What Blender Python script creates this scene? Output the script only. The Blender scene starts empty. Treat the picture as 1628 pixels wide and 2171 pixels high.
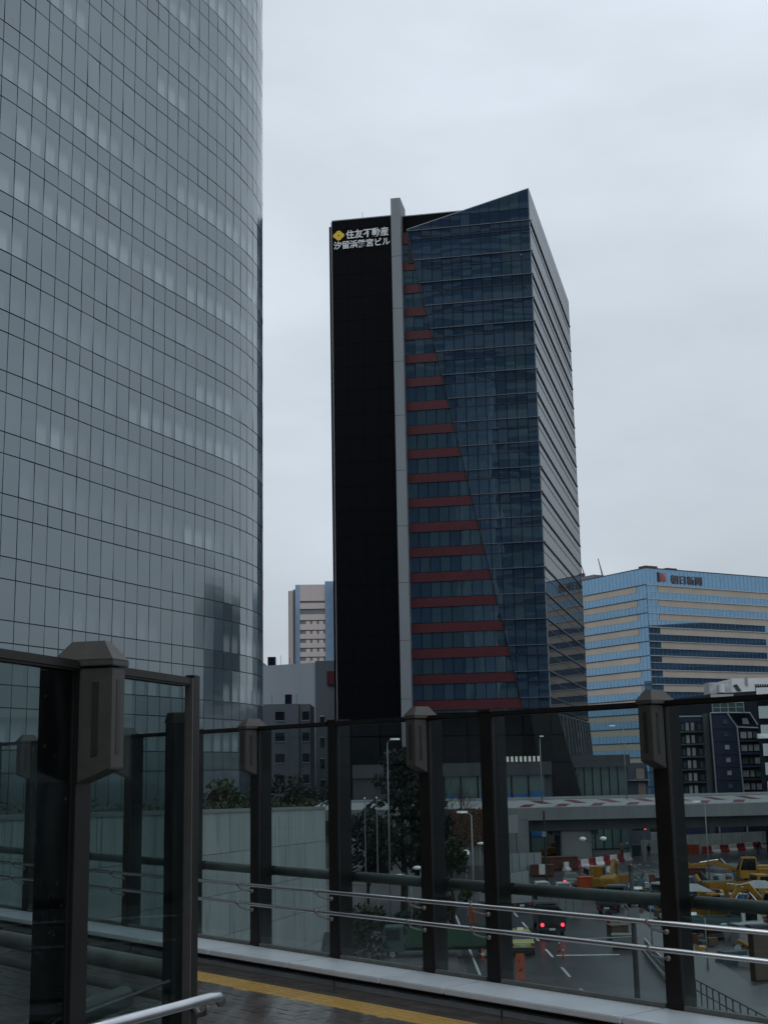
import bpy, bmesh, math, random
from mathutils import Vector, Matrix
random.seed(7)
R = math.radians
S = bpy.context.scene
COL = S.collection

# ------------------------------------------------------------------ camera
EYE = 12.5                       # eye height above the street (standing on an elevated walkway)
PITCH, ROLL, FOC = R(11.1), R(-1.10), 2785 / 1628
cam = bpy.data.cameras.new('camera'); co = bpy.data.objects.new('camera', cam); COL.objects.link(co)
cam.sensor_fit = 'HORIZONTAL'; cam.sensor_width = 36; cam.lens = 36 * FOC
cam.clip_start = .1; cam.clip_end = 6000
FW = Vector((0, math.cos(PITCH), math.sin(PITCH))); UP0 = Vector((0, -math.sin(PITCH), math.cos(PITCH)))
RT = Vector((1, 0, 0)) * math.cos(ROLL) + UP0 * math.sin(ROLL)
UP = -Vector((1, 0, 0)) * math.sin(ROLL) + UP0 * math.cos(ROLL)
mw = Matrix((RT, UP, -FW)).transposed().to_4x4(); mw.translation = (0, 0, EYE); co.matrix_world = mw
S.camera = co

# ------------------------------------------------------------------ sky and sun (overcast)
SUN_EL, SUN_AZ = R(52), R(200)
W = bpy.data.worlds.new('World'); S.world = W; W.use_nodes = True
nt = W.node_tree; nt.nodes.clear(); N = nt.nodes.new; LK = nt.links.new
out = N('ShaderNodeOutputWorld'); bg = N('ShaderNodeBackground'); bg.inputs[1].default_value = .1
sky = N('ShaderNodeTexSky'); sky.sky_type = 'NISHITA'; sky.sun_disc = False
sky.sun_elevation = SUN_EL; sky.sun_rotation = SUN_AZ; sky.air_density = 1.5; sky.dust_density = 4
tc = N('ShaderNodeTexCoord'); sp = N('ShaderNodeSeparateXYZ'); LK(tc.outputs['Generated'], sp.inputs[0])
mp = N('ShaderNodeMapping'); mp.inputs['Scale'].default_value = (1, 1, 2.6); LK(tc.outputs['Generated'], mp.inputs[0])
no = N('ShaderNodeTexNoise'); no.inputs['Scale'].default_value = 3.2; no.inputs['Detail'].default_value = 5
no.inputs['Roughness'].default_value = .5; LK(mp.outputs[0], no.inputs['Vector'])
el = N('ShaderNodeMapRange'); el.inputs[1].default_value = 0; el.inputs[2].default_value = 1   # standard overcast: zenith brighter
el.inputs[3].default_value = 5.5; el.inputs[4].default_value = 10.4; LK(sp.outputs['Z'], el.inputs[0])
cn = N('ShaderNodeMapRange'); cn.inputs[1].default_value = .3; cn.inputs[2].default_value = .7
cn.inputs[3].default_value = .87; cn.inputs[4].default_value = 1.09; LK(no.outputs[0], cn.inputs[0])
mu = N('ShaderNodeMath'); mu.operation = 'MULTIPLY'; LK(el.outputs[0], mu.inputs[0]); LK(cn.outputs[0], mu.inputs[1])
vm = N('ShaderNodeVectorMath'); vm.operation = 'SCALE'; vm.inputs[0].default_value = (.93, 1.035, 1.15); LK(mu.outputs[0], vm.inputs['Scale'])
mx = N('ShaderNodeMixRGB'); mx.inputs[0].default_value = .94; LK(sky.outputs[0], mx.inputs[1]); LK(vm.outputs[0], mx.inputs[2])
LK(mx.outputs[0], bg.inputs[0]); LK(bg.outputs[0], out.inputs[0])
sl = bpy.data.lights.new('sun', 'SUN'); sl.energy = .5; sl.angle = R(40); sl.color = (1, .97, .93)
so = bpy.data.objects.new('sun', sl); COL.objects.link(so)
so.rotation_euler = Vector((-math.sin(SUN_AZ) * math.cos(SUN_EL), -math.cos(SUN_AZ) * math.cos(SUN_EL), -math.sin(SUN_EL))).to_track_quat('-Z', 'Y').to_euler()
S.view_settings.view_transform = 'Standard'; S.view_settings.look = 'None'
S.view_settings.exposure = 0; S.view_settings.gamma = 1
S.render.engine = 'CYCLES'; S.cycles.use_denoising = True; S.cycles.max_bounces = 10; S.cycles.transparent_max_bounces = 24
S.cycles.diffuse_bounces = 3; S.cycles.glossy_bounces = 4

# ------------------------------------------------------------------ surveying helpers (site positions from sight lines)
def ray(px, py):
    return (FW * 2785 + RT * (px - 814) - UP * (py - 1085.5)).normalized()
EYEP = Vector((0, 0, EYE))
def at(px, py, Y):
    d = ray(px, py); return EYEP + d * (Y / d.y)
def G(px, py, z=0):
    d = ray(px, py); return EYEP + d * ((z - EYE) / d.z)
def dirv(az):
    return Vector((math.sin(R(az)), math.cos(R(az)), 0))

# ------------------------------------------------------------------ materials
MATS = {}
def M(name, col, rough=.6, spec=.5, metal=0, var=.15, scale=3, bump=0, ior=1.5, emis=None, estr=0, streak=False, coat=0, vscale=None):
    if name in MATS: return MATS[name]
    m = bpy.data.materials.new(name); m.use_nodes = True; t = m.node_tree; b = t.nodes['Principled BSDF']
    tcn = t.nodes.new('ShaderNodeTexCoord'); mpn = t.nodes.new('ShaderNodeMapping'); t.links.new(tcn.outputs['Object'], mpn.inputs[0])
    if streak: mpn.inputs['Scale'].default_value = (1, 1, .12)
    n = t.nodes.new('ShaderNodeTexNoise'); n.inputs['Scale'].default_value = scale; n.inputs['Detail'].default_value = 6; n.inputs['Roughness'].default_value = .6
    t.links.new(mpn.outputs[0], n.inputs['Vector'])
    oi = t.nodes.new('ShaderNodeObjectInfo')
    mr = t.nodes.new('ShaderNodeMapRange'); mr.inputs[1].default_value = .25; mr.inputs[2].default_value = .75
    mr.inputs[3].default_value = 1 - var; mr.inputs[4].default_value = 1 + var; t.links.new(n.outputs[0], mr.inputs[0])
    r2 = t.nodes.new('ShaderNodeMapRange'); r2.inputs[3].default_value = 1 - var * .5; r2.inputs[4].default_value = 1 + var * .5; t.links.new(oi.outputs['Random'], r2.inputs[0])
    mm = t.nodes.new('ShaderNodeMath'); mm.operation = 'MULTIPLY'; t.links.new(mr.outputs[0], mm.inputs[0]); t.links.new(r2.outputs[0], mm.inputs[1])
    v = t.nodes.new('ShaderNodeVectorMath'); v.operation = 'SCALE'; v.inputs[0].default_value = col; t.links.new(mm.outputs[0], v.inputs['Scale'])
    t.links.new(v.outputs[0], b.inputs['Base Color'])
    rr = t.nodes.new('ShaderNodeMapRange'); rr.inputs[3].default_value = max(0, rough * .85); rr.inputs[4].default_value = min(1, rough * 1.15); t.links.new(n.outputs[0], rr.inputs[0])
    t.links.new(rr.outputs[0], b.inputs['Roughness'])
    b.inputs['Metallic'].default_value = metal; b.inputs['Specular IOR Level'].default_value = spec; b.inputs['IOR'].default_value = ior
    if coat: b.inputs['Coat Weight'].default_value = coat; b.inputs['Coat Roughness'].default_value = .05
    if bump:
        bn = t.nodes.new('ShaderNodeBump'); bn.inputs['Strength'].default_value = bump; bn.inputs['Distance'].default_value = .05
        t.links.new(n.outputs[0], bn.inputs['Height']); t.links.new(bn.outputs[0], b.inputs['Normal'])
    if emis: b.inputs['Emission Color'].default_value = (*emis, 1); b.inputs['Emission Strength'].default_value = estr
    MATS[name] = m; return m

def facade_glass(name, col, ior, rough=.03, wave=.0, wscale=.35, var=.25, metal=0, tint=None):
    """coated facade glass: dark body, mirror coat that grows towards grazing, slightly wavy sheet"""
    m = M(name, col, rough, .5, metal, var, .6, 0, ior)
    t = m.node_tree; b = t.nodes['Principled BSDF']
    for l in list(b.inputs['Roughness'].links): t.links.remove(l)
    b.inputs['Roughness'].default_value = rough
    if tint: b.inputs['Specular Tint'].default_value = (*tint, 1)
    if wave:
        tcn = [n for n in t.nodes if n.type == 'TEX_COORD'][0]
        g = t.nodes.new('ShaderNodeNewGeometry')
        w = t.nodes.new('ShaderNodeTexNoise'); w.inputs['Scale'].default_value = wscale; w.inputs['Detail'].default_value = 1.5
        wm = t.nodes.new('ShaderNodeMapping'); wm.inputs['Rotation'].default_value = (0, .25, 0); wm.inputs['Scale'].default_value = (.35, .35, 1.6); t.links.new(g.outputs['Position'], wm.inputs[0]); t.links.new(wm.outputs[0], w.inputs['Vector'])
        bn = t.nodes.new('ShaderNodeBump'); bn.inputs['Strength'].default_value = wave; bn.inputs['Distance'].default_value = .2
        t.links.new(w.outputs[0], bn.inputs['Height']); t.links.new(bn.outputs[0], b.inputs['Normal'])
    return m

def clear_glass(name, tint, ior=1.5, dirt=.05, r0=.024, rg=.6):
    """tinted balustrade glass: tinted see-through body plus mirror reflection by Fresnel, faint rain film"""
    m = bpy.data.materials.new(name); m.use_nodes = True; t = m.node_tree; t.nodes.clear(); n = t.nodes.new
    o = n('ShaderNodeOutputMaterial'); tr = n('ShaderNodeBsdfTransparent'); tr.inputs[0].default_value = (*tint, 1)
    gl = n('ShaderNodeBsdfGlossy'); gl.inputs['Roughness'].default_value = .0; lw = n('ShaderNodeLayerWeight'); lw.inputs[0].default_value = .5
    pw = n('ShaderNodeMath'); pw.operation = 'POWER'; pw.inputs[1].default_value = 5; t.links.new(lw.outputs['Facing'], pw.inputs[0])
    fr = n('ShaderNodeMath'); fr.operation = 'MULTIPLY_ADD'; fr.inputs[1].default_value = rg; fr.inputs[2].default_value = r0; t.links.new(pw.outputs[0], fr.inputs[0])
    mxs = n('ShaderNodeMixShader'); t.links.new(fr.outputs[0], mxs.inputs[0]); t.links.new(tr.outputs[0], mxs.inputs[1]); t.links.new(gl.outputs[0], mxs.inputs[2])
    df = n('ShaderNodeBsdfDiffuse'); df.inputs[0].default_value = (.30, .33, .33, 1)
    nz = n('ShaderNodeTexNoise'); nz.inputs['Scale'].default_value = 9; nz.inputs['Detail'].default_value = 8
    tcn = n('ShaderNodeTexCoord'); mpn = n('ShaderNodeMapping'); mpn.inputs['Scale'].default_value = (1, 1, .25)
    t.links.new(tcn.outputs['Object'], mpn.inputs[0]); t.links.new(mpn.outputs[0], nz.inputs['Vector'])
    mr = n('ShaderNodeMapRange'); mr.inputs[1].default_value = .45; mr.inputs[2].default_value = .8; mr.inputs[3].default_value = .0; mr.inputs[4].default_value = dirt * 2
    t.links.new(nz.outputs[0], mr.inputs[0])
    sz = n('ShaderNodeSeparateXYZ'); t.links.new(tcn.outputs['Object'], sz.inputs[0])
    ft = n('ShaderNodeMapRange'); ft.interpolation_type = 'SMOOTHSTEP'; ft.inputs[1].default_value = .12; ft.inputs[2].default_value = .55; ft.inputs[3].default_value = .16; ft.inputs[4].default_value = 0; t.links.new(sz.outputs['Z'], ft.inputs[0])
    fm = n('ShaderNodeMath'); fm.operation = 'MULTIPLY_ADD'; t.links.new(ft.outputs[0], fm.inputs[0]); t.links.new(nz.outputs[0], fm.inputs[1]); t.links.new(mr.outputs[0], fm.inputs[2])
    vo = n('ShaderNodeTexVoronoi'); vo.inputs['Scale'].default_value = 26; t.links.new(tcn.outputs['Object'], vo.inputs['Vector'])
    vs = n('ShaderNodeSeparateColor'); t.links.new(vo.outputs['Color'], vs.inputs[0])
    vr = n('ShaderNodeMath'); vr.operation = 'MULTIPLY'; vr.inputs[1].default_value = .20; t.links.new(vs.outputs[0], vr.inputs[0])
    vc = n('ShaderNodeMath'); vc.operation = 'LESS_THAN'; t.links.new(vo.outputs['Distance'], vc.inputs[0]); t.links.new(vr.outputs[0], vc.inputs[1])
    vm2 = n('ShaderNodeMath'); vm2.operation = 'MULTIPLY_ADD'; vm2.inputs[1].default_value = .06; t.links.new(vc.outputs[0], vm2.inputs[0]); t.links.new(fm.outputs[0], vm2.inputs[2]); mr = vm2
    m2 = n('ShaderNodeMixShader'); t.links.new(mr.outputs[0], m2.inputs[0]); t.links.new(mxs.outputs[0], m2.inputs[1]); t.links.new(df.outputs[0], m2.inputs[2])
    t.links.new(m2.outputs[0], o.inputs[0]); MATS[name] = m; return m

M('bronze', (.0125, .0108, .0092), .45, .25, 0, .3, 6, .03)
M('bronze_dark', (.006, .006, .006), .45, .25, 0, .2, 6)
M('lantern', (.056, .052, .047), .55, .4, 0, .18, 14, .05)
M('slot', (.020, .018, .016), .5, .5, 0, .1, 9)
M('slot_dark', (.012, .012, .012), .6)
M('steel', (.50, .51, .53), .24, .5, 1, .08, 12)
M('bracket', (.26, .245, .235), .4, .5, .6, .1, 20)
M('pipe', (.125, .13, .12), .5, .5, 0, .25, 8, .1)
M('coping', (.55, .585, .62), .38, .5, 0, .10, 5, .06, vscale=1)
M('kerb', (.27, .285, .30), .6, .4, 0, .2, 4, .1)
M('mullion', (.060, .076, .088), .5, .4)
M('dark_gap', (.006, .006, .007), .7)
M('tile', (.088, .074, .066), .17, .5, 0, .45, 9, .15)
M('grout', (.022, .020, .019), .35, .5, 0, .3, 6, .1)
M('yellow', (.42, .25, .055), .4, .5, 0, .2, 12, .12)
M('asphalt', (.044, .047, .050), .32, .5, 0, .5, .5, .05)
M('asphalt_patch', (.026, .027, .029), .35, .5, 0, .3, .6, .05)
M('earth', (.060, .060, .060), .45, .4, 0, .45, .25, .2)
M('pavement', (.085, .088, .09), .4, .5, 0, .3, .8, .05)
M('white_paint', (.55, .56, .55), .5, .4, 0, .2, 3)
M('concrete', (.20, .21, .21), .75, .3, 0, .16, .6, .1, streak=True)
M('concrete_light', (.30, .31, .31), .7, .3, 0, .14, .5, .05, streak=True)
M('concrete_dark', (.075, .08, .085), .8, .3, 0, .2, .5, .1, streak=True)
M('wall_panel', (.29, .32, .31), .7, .3, 0, .22, 1.2, .1, streak=True)
M('wall_joint', (.03, .034, .034), .8)
M('red_mark', (.11, .016, .022), .55, .4, 0, .2, 2)
M('black', (.0022, .0030, .0045), .6, .06, 0, .1, 1)
M('seam', (.0008, .001, .0015), .8, .02)
M('soft_black', (.008, .009, .011), .6, .3, 0, .2, 1)
M('trim', (.22, .24, .26), .4, .5, .3, .1, 2)
M('fin', (.19, .215, .235), .6, .4, 0, .10, .5, .02, streak=True)
M('red_panel', (.058, .009, .014), .55, .35, 0, .22, .8)
M('ledge', (.42, .45, .48), .35, .5, .2, .1, 1)
M('tower_ledge', (.11, .125, .15), .4, .5, .2, .1, 1)
M('ledge_dark', (.010, .013, .018), .5)
M('white_sign', (.64, .67, .68), .5, .4, 0, .05, 1)
M('yellow_sign', (.62, .44, .03), .5, .4, 0, .08, 1)
M('sign_far', (.10, .09, .10), .6)
M('sign_dark', (.03, .035, .05), .5)
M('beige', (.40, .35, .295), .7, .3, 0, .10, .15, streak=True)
M('beige_hazed', (.47, .415, .40), .75, .3, 0, .08, .1, streak=True)  # paled to put the haze of distance into the colour
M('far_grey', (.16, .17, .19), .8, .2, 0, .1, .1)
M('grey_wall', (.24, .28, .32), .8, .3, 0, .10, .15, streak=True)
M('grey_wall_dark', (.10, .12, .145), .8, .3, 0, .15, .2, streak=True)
M('window_dark', (.010, .013, .018), .12, .5, 0, .3, .5)
M('window_pale', (.34, .36, .37), .45, .5, 0, .35, .8)
M('navy', (.024, .036, .080), .55, .4, 0, .25, .4, streak=True)
M('navy_dark', (.014, .019, .032), .6, .3, 0, .25, .4, streak=True)
M('stair_grey', (.10, .115, .115), .75, .3, 0, .25, .3, streak=True)
M('pale_frame', (.34, .36, .38), .5, .5, 0, .1, 1)
M('white_band', (.62, .66, .67), .6, .4, 0, .08, .5)
M('pink_panel', (.28, .21, .19), .7)
M('poster_blue', (.03, .14, .34), .35, .5, 0, .5, .5)
M('shop_glass', (.085, .135, .135), .12, .6, 0, .2, .3)
M('lamp_white', (.75, .77, .75), .4, .5, 0, .05, 1, emis=(.9, .95, 1), estr=.08)
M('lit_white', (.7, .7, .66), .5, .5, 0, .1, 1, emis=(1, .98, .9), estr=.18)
M('pole', (.26, .27, .28), .45, .5, .4, .15, 3)
M('pole_dark', (.03, .032, .033), .5)
M('tyre', (.012, .012, .012), .8)
M('rim', (.35, .36, .37), .35, .5, .8)
M('car_glass', (.010, .013, .016), .06, .6)
M('tail_lamp', (.3, .008, .01), .3, emis=(1, .04, .07), estr=4)
M('tail_lamp_far', (.4, .02, .02), .3, emis=(1, .05, .06), estr=2.2)
M('paint_white', (.55, .57, .58), .3, .5, 0, .05, 2, coat=.5)
M('paint_dark', (.012, .013, .015), .35, .5, 0, .2, 2, coat=.4)
M('paint_taxi', (.42, .41, .14), .35, .5, 0, .1, 2, coat=.5)
M('paint_grey', (.12, .125, .13), .35, .5, 0, .1, 2, coat=.5)
M('digger', (.34, .17, .012), .45, .5, 0, .25, 2)
M('digger_dull', (.26, .13, .015), .55, .4, 0, .3, 2)
M('machine_dark', (.018, .018, .018), .6, .4, 0, .3, 3)
M('orange', (.48, .075, .015), .5, .4, 0, .2, 2)
M('red_plastic', (.26, .022, .026), .5, .5, 0, .2, 2)
M('white_plastic', (.66, .66, .64), .5, .5, 0, .2, 2)
M('sheet_white', (.30, .32, .32), .7, .3, 0, .2, .6, .2)
M('hoarding', (.26, .29, .29), .5, .4, 0, .1, .3, streak=True)
M('green_truck', (.022, .085, .045), .5, .5, 0, .3, 1.5)
M('blue_tarp', (.04, .12, .26), .5, .4, 0, .3, 2, .2)
M('rust', (.09, .035, .025), .7, .3, 0, .35, 1.5)
M('teal', (.045, .085, .085), .6, .4, 0, .3, 1)
M('timber', (.10, .075, .05), .7)
M('bark', (.035, .028, .022), .9, .2, 0, .3, 4, .3)
M('bark_bare', (.060, .042, .032), .9, .2, 0, .3, 4)
M('ivy', (.105, .058, .032), .8, .2, 0, .5, 1.2, .3)
M('leaf_dark', (.009, .017, .009), .6, .3, 0, .55, .8)
M('leaf_mid', (.030, .045, .013), .6, .3, 0, .5, .8)
M('leaf_olive', (.048, .053, .022), .6, .3, 0, .5, .8)
M('skin', (.35, .22, .16), .6); M('cloth_dark', (.015, .016, .02), .8); M('cloth_orange', (.45, .15, .02), .7); M('cloth_blue', (.05, .10, .2), .8)
M('hill', (.09, .10, .12), .9)
facade_glass('curve_glass', (.042, .064, .078), 2.65, .11, .10, .30, .22, tint=(.86, .96, 1))
facade_glass('curve_glass_short', (.034, .054, .068), 2.65, .11, .10, .30, .22, tint=(.86, .96, 1))
facade_glass('curve_painted_glow', (.044, .066, .080), 2.65, .11, .10, .30, .22, tint=(.86, .96, 1))
facade_glass('curve_dim_glow', (.044, .066, .080), 2.65, .11, .10, .30, .22, tint=(.86, .96, 1))
facade_glass('tower_glass', (.019, .040, .068), 2.0, .02, .6, .12, .16, tint=(.65, .85, 1))
facade_glass('tower_spandrel', (.015, .031, .058), 2.0, .02, .6, .12, .16, tint=(.65, .85, 1))
facade_glass('tower_pale', (.026, .053, .072), 2.0, .02, .6, .12, .16, tint=(.65, .85, 1))
facade_glass('side_glass', (.014, .022, .03), 3.0, .0, 0, tint=(.80, .92, 1))
facade_glass('blue_glass', (.18, .31, .43), 1.5, .02, .05, .08, .10, metal=.85)
facade_glass('blue_glass_hazed', (.22, .32, .44), 1.5, .1, 0, .1, .12, metal=.35)  # paler and less saturated, distance haze mixed into the colour
facade_glass('dark_glass', (.008, .012, .02), 1.5, .05, .0)
facade_glass('entrance_glass', (.03, .05, .055), 1.7, .04, .0)
clear_glass('fence_glass', (.76, .82, .82), dirt=.008); clear_glass('fence_glass_near', (.62, .69, .69), dirt=.012, r0=.014, rg=.16)

def drips(mname):
    # rain streaks running down the panels
    m = MATS[mname]; t = m.node_tree; b = t.nodes['Principled BSDF']; src = b.inputs['Base Color'].links[0].from_socket
    tcn = [n for n in t.nodes if n.type == 'TEX_COORD'][0]; mpn = t.nodes.new('ShaderNodeMapping'); mpn.inputs['Scale'].default_value = (5.5, .1, .32); t.links.new(tcn.outputs['Object'], mpn.inputs[0])
    n = t.nodes.new('ShaderNodeTexNoise'); n.inputs['Scale'].default_value = 1.0; n.inputs['Detail'].default_value = 3; t.links.new(mpn.outputs[0], n.inputs['Vector'])
    r = t.nodes.new('ShaderNodeMapRange'); r.inputs[1].default_value = .60; r.inputs[2].default_value = .68; r.inputs[3].default_value = 0; r.inputs[4].default_value = .7; t.links.new(n.outputs[0], r.inputs[0])
    x = t.nodes.new('ShaderNodeMixRGB'); t.links.new(r.outputs[0], x.inputs[0]); t.links.new(src, x.inputs[1]); x.inputs[2].default_value = (.05, .055, .055, 1); t.links.new(x.outputs[0], b.inputs['Base Color'])
drips('wall_panel')
# glow of lit ceilings and blinds, painted into the pane colour as soft patches
def painted_glow_patch(mname, pale, lo, hi, slit=False):
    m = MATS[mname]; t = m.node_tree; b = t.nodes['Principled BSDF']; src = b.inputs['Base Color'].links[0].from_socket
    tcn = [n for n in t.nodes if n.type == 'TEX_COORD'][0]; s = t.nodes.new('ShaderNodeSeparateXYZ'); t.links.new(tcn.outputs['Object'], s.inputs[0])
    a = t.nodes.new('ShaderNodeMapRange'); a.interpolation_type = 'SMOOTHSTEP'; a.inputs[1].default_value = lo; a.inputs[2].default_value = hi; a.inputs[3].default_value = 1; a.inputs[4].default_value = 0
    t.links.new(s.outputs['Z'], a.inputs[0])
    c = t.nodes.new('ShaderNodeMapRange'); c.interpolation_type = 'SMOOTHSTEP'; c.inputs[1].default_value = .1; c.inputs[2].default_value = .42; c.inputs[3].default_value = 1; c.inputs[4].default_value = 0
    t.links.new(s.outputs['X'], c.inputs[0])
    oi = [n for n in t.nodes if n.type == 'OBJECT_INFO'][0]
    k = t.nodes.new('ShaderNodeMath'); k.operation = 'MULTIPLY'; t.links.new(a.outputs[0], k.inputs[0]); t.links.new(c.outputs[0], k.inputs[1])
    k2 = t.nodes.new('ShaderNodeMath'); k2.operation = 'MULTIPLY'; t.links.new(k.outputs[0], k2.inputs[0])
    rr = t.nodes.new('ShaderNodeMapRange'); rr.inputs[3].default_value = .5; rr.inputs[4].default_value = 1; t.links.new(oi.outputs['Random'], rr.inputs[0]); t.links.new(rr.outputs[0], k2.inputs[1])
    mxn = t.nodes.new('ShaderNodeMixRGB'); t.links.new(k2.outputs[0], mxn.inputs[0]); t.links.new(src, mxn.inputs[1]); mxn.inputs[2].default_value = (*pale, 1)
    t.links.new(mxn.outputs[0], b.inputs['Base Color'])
painted_glow_patch('curve_painted_glow', (.25, .29, .305), -.6, .45); painted_glow_patch('curve_dim_glow', (.115, .145, .16), -.9, .8)

# ------------------------------------------------------------------ mesh helpers
class MB:
    def __init__(s): s.v = []; s.f = []
    def add(s, vs, fs):
        o = len(s.v); s.v += [tuple(v) for v in vs]; s.f += [[o + i for i in f] for f in fs]; return s
    def box(s, c, d, rz=0, top=1.0, rx=0, ry=0):
        hx, hy, hz = d[0] / 2, d[1] / 2, d[2] / 2; m = Matrix.Rotation(rz, 3, 'Z') @ Matrix.Rotation(ry, 3, 'Y') @ Matrix.Rotation(rx, 3, 'X'); c = Vector(c)
        vs = [c + m @ Vector((x * hx * (top if z > 0 else 1), y * hy * (top if z > 0 else 1), z * hz)) for z in (-1, 1) for y in (-1, 1) for x in (-1, 1)]
        return s.add(vs, [(0, 2, 3, 1), (4, 5, 7, 6), (0, 1, 5, 4), (2, 6, 7, 3), (0, 4, 6, 2), (1, 3, 7, 5)])
    def bb(s, a, b):
        return s.box([(a[i] + b[i]) / 2 for i in range(3)], [abs(b[i] - a[i]) for i in range(3)])
    def tube(s, pts, r, n=8, r1=None, cap=True):
        pts = [Vector(p) for p in pts]; rings = []; r1 = r if r1 is None else r1
        for i, p in enumerate(pts):
            t = (pts[min(i + 1, len(pts) - 1)] - pts[max(i - 1, 0)]).normalized()
            a = t.orthogonal().normalized() if abs(t.z) > .9 else t.cross(Vector((0, 0, 1))).normalized(); b = t.cross(a)
            rad = r + (r1 - r) * i / max(1, len(pts) - 1)
            rings.append([p + (a * math.cos(2 * math.pi * k / n) + b * math.sin(2 * math.pi * k / n)) * rad for k in range(n)])
        vs = [v for rg in rings for v in rg]; fs = []
        for i in range(len(pts) - 1):
            for k in range(n): fs.append((i * n + k, i * n + (k + 1) % n, (i + 1) * n + (k + 1) % n, (i + 1) * n + k))
        if cap: fs.append(tuple(range(n))[::-1]); fs.append(tuple((len(pts) - 1) * n + k for k in range(n)))
        return s.add(vs, fs)
    def prism(s, poly, axis, a, b):
        """polygon (list of 2D) extruded along axis 'x','y','z' from a to b; 2D = remaining axes in order"""
        n = len(poly)
        def pt(p, t): return {'x': (t, p[0], p[1]), 'y': (p[0], t, p[1]), 'z': (p[0], p[1], t)}[axis]
        vs = [pt(p, a) for p in poly] + [pt(p, b) for p in poly]
        fs = [tuple(range(n))[::-1], tuple(range(n, 2 * n))] + [(i, (i + 1) % n, n + (i + 1) % n, n + i) for i in range(n)]
        return s.add(vs, fs)
    def ball(s, c, r, sz=1, n=8, m=5):
        vs = []; fs = []
        for j in range(m + 1):
            th = math.pi * j / m
            for k in range(n):
                ph = 2 * math.pi * k / n; vs.append((c[0] + r * math.sin(th) * math.cos(ph), c[1] + r * math.sin(th) * math.sin(ph), c[2] + r * sz * math.cos(th)))
        for j in range(m):
            for k in range(n): fs.append((j * n + k, (j + 1) * n + k, (j + 1) * n + (k + 1) % n, j * n + (k + 1) % n))
        return s.add(vs, fs)
    def mesh(s, name):
        me = bpy.data.meshes.new(name); me.from_pydata(s.v, [], s.f); me.validate()
        b = bmesh.new(); b.from_mesh(me); bmesh.ops.recalc_face_normals(b, faces=b.faces); b.to_mesh(me); b.free(); return me
    def build(s, name, mat, parent=None, loc=None, rz=0, bevel=0, smooth=False):
        me = s.mesh(name); me.materials.append(MATS[mat])
        if bevel:
            b = bmesh.new(); b.from_mesh(me); bmesh.ops.bevel(b, geom=b.edges[:], offset=bevel, segments=2, affect='EDGES', clamp_overlap=True); b.to_mesh(me); b.free()
        if smooth:
            for p in me.polygons: p.use_smooth = True
        return obj(name, me, parent, loc, rz)
def obj(name, me, parent=None, loc=None, rz=0):
    o = bpy.data.objects.new(name, me); COL.objects.link(o)
    if parent is not None: o.parent = parent
    if loc is not None: o.location = loc
    if rz: o.rotation_euler = (0, 0, rz)
    return o
def tag(o, label=None, cat=None, group=None, kind=None):
    if label: o['label'] = label
    if cat: o['category'] = cat
    if group: o['group'] = group
    if kind: o['kind'] = kind
    return o
def thing(name, label, cat, loc=(0, 0, 0), rz=0, group=None):
    o = bpy.data.objects.new(name, None); COL.objects.link(o); o.location = loc; o.rotation_euler = (0, 0, rz); o.empty_display_size = .3
    return tag(o, label, cat, group)
def struct(o): return tag(o, kind='structure')
KIDS = {}
def copy_tree(o, parent=None):
    c = o.copy(); COL.objects.link(c)
    if parent is not None: c.parent = parent
    for ch in [x for x in bpy.data.objects if x.parent == o]: copy_tree(ch, c)
    return c
def text_mesh(body, size, depth, name, offset=0.0):
    c = bpy.data.curves.new(name, 'FONT'); c.body = body; c.size = size; c.extrude = depth; c.offset = offset; c.resolution_u = 3
    o = bpy.data.objects.new(name, c); COL.objects.link(o); dg = bpy.context.evaluated_depsgraph_get()
    me = bpy.data.meshes.new_from_object(o.evaluated_get(dg)); bpy.data.objects.remove(o); return me
def clip(poly, a, b, c):
    """keep the part of a 2D polygon with a*x+b*y+c >= 0"""
    res = []
    for i in range(len(poly)):
        p, q = poly[i], poly[(i + 1) % len(poly)]; dp = a * p[0] + b * p[1] + c; dq = a * q[0] + b * q[1] + c
        if dp >= 0: res.append(p)
        if (dp >= 0) != (dq >= 0):
            t = dp / (dp - dq); res.append((p[0] + (q[0] - p[0]) * t, p[1] + (q[1] - p[1]) * t))
    return res
def area(poly):
    return abs(sum(poly[i][0] * poly[(i + 1) % len(poly)][1] - poly[(i + 1) % len(poly)][0] * poly[i][1] for i in range(len(poly)))) / 2

# ================================================================== SETTING
b = MB(); n = 40; Rr = 2500
b.add([(0, 300, 0)] + [(Rr * math.cos(2 * math.pi * i / n), 300 + Rr * math.sin(2 * math.pi * i / n), 0) for i in range(n)], [(0, i + 1, (i + 1) % n + 1) for i in range(n)])
struct(b.build('ground', 'earth'))
def sheet(name, mat, pts, z, parent=None):
    return MB().add([(p[0], p[1], z) for p in pts], [tuple(range(len(pts)))]).build(name, mat, parent)
road = struct(sheet('road', 'asphalt', [(4.0, 20), (15.2, 20), (15.4, 79), (17.6, 104), (19.5, 140), (24, 162), (24, 175), (4.6, 175), (5.0, 120)], .004))
struct(sheet('cross_road', 'asphalt', [(24.01, 160), (36, 168), (150, 178), (150, 206), (40, 200), (24.01, 190)], .004))
for (x0, x1, y0, y1) in [(9.0, 9.9, 84, 89.5), (11.6, 13.0, 79, 99), (7.5, 10.1, 68, 81), (11.2, 12.4, 62, 77)]:
    sheet('road_patch', 'asphalt_patch', [(x0, y0), (x1, y0), (x1 + .2, y1), (x0 + .3, y1)], .008, road)
for y0 in (70.5, 74.8, 83.1, 91.6, 100, 108, 116, 124):
    sheet('lane_dash', 'white_paint', [(10.58, y0), (10.76, y0), (10.76, y0 + 4.0), (10.58, y0 + 4.0)], .012, road)
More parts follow.
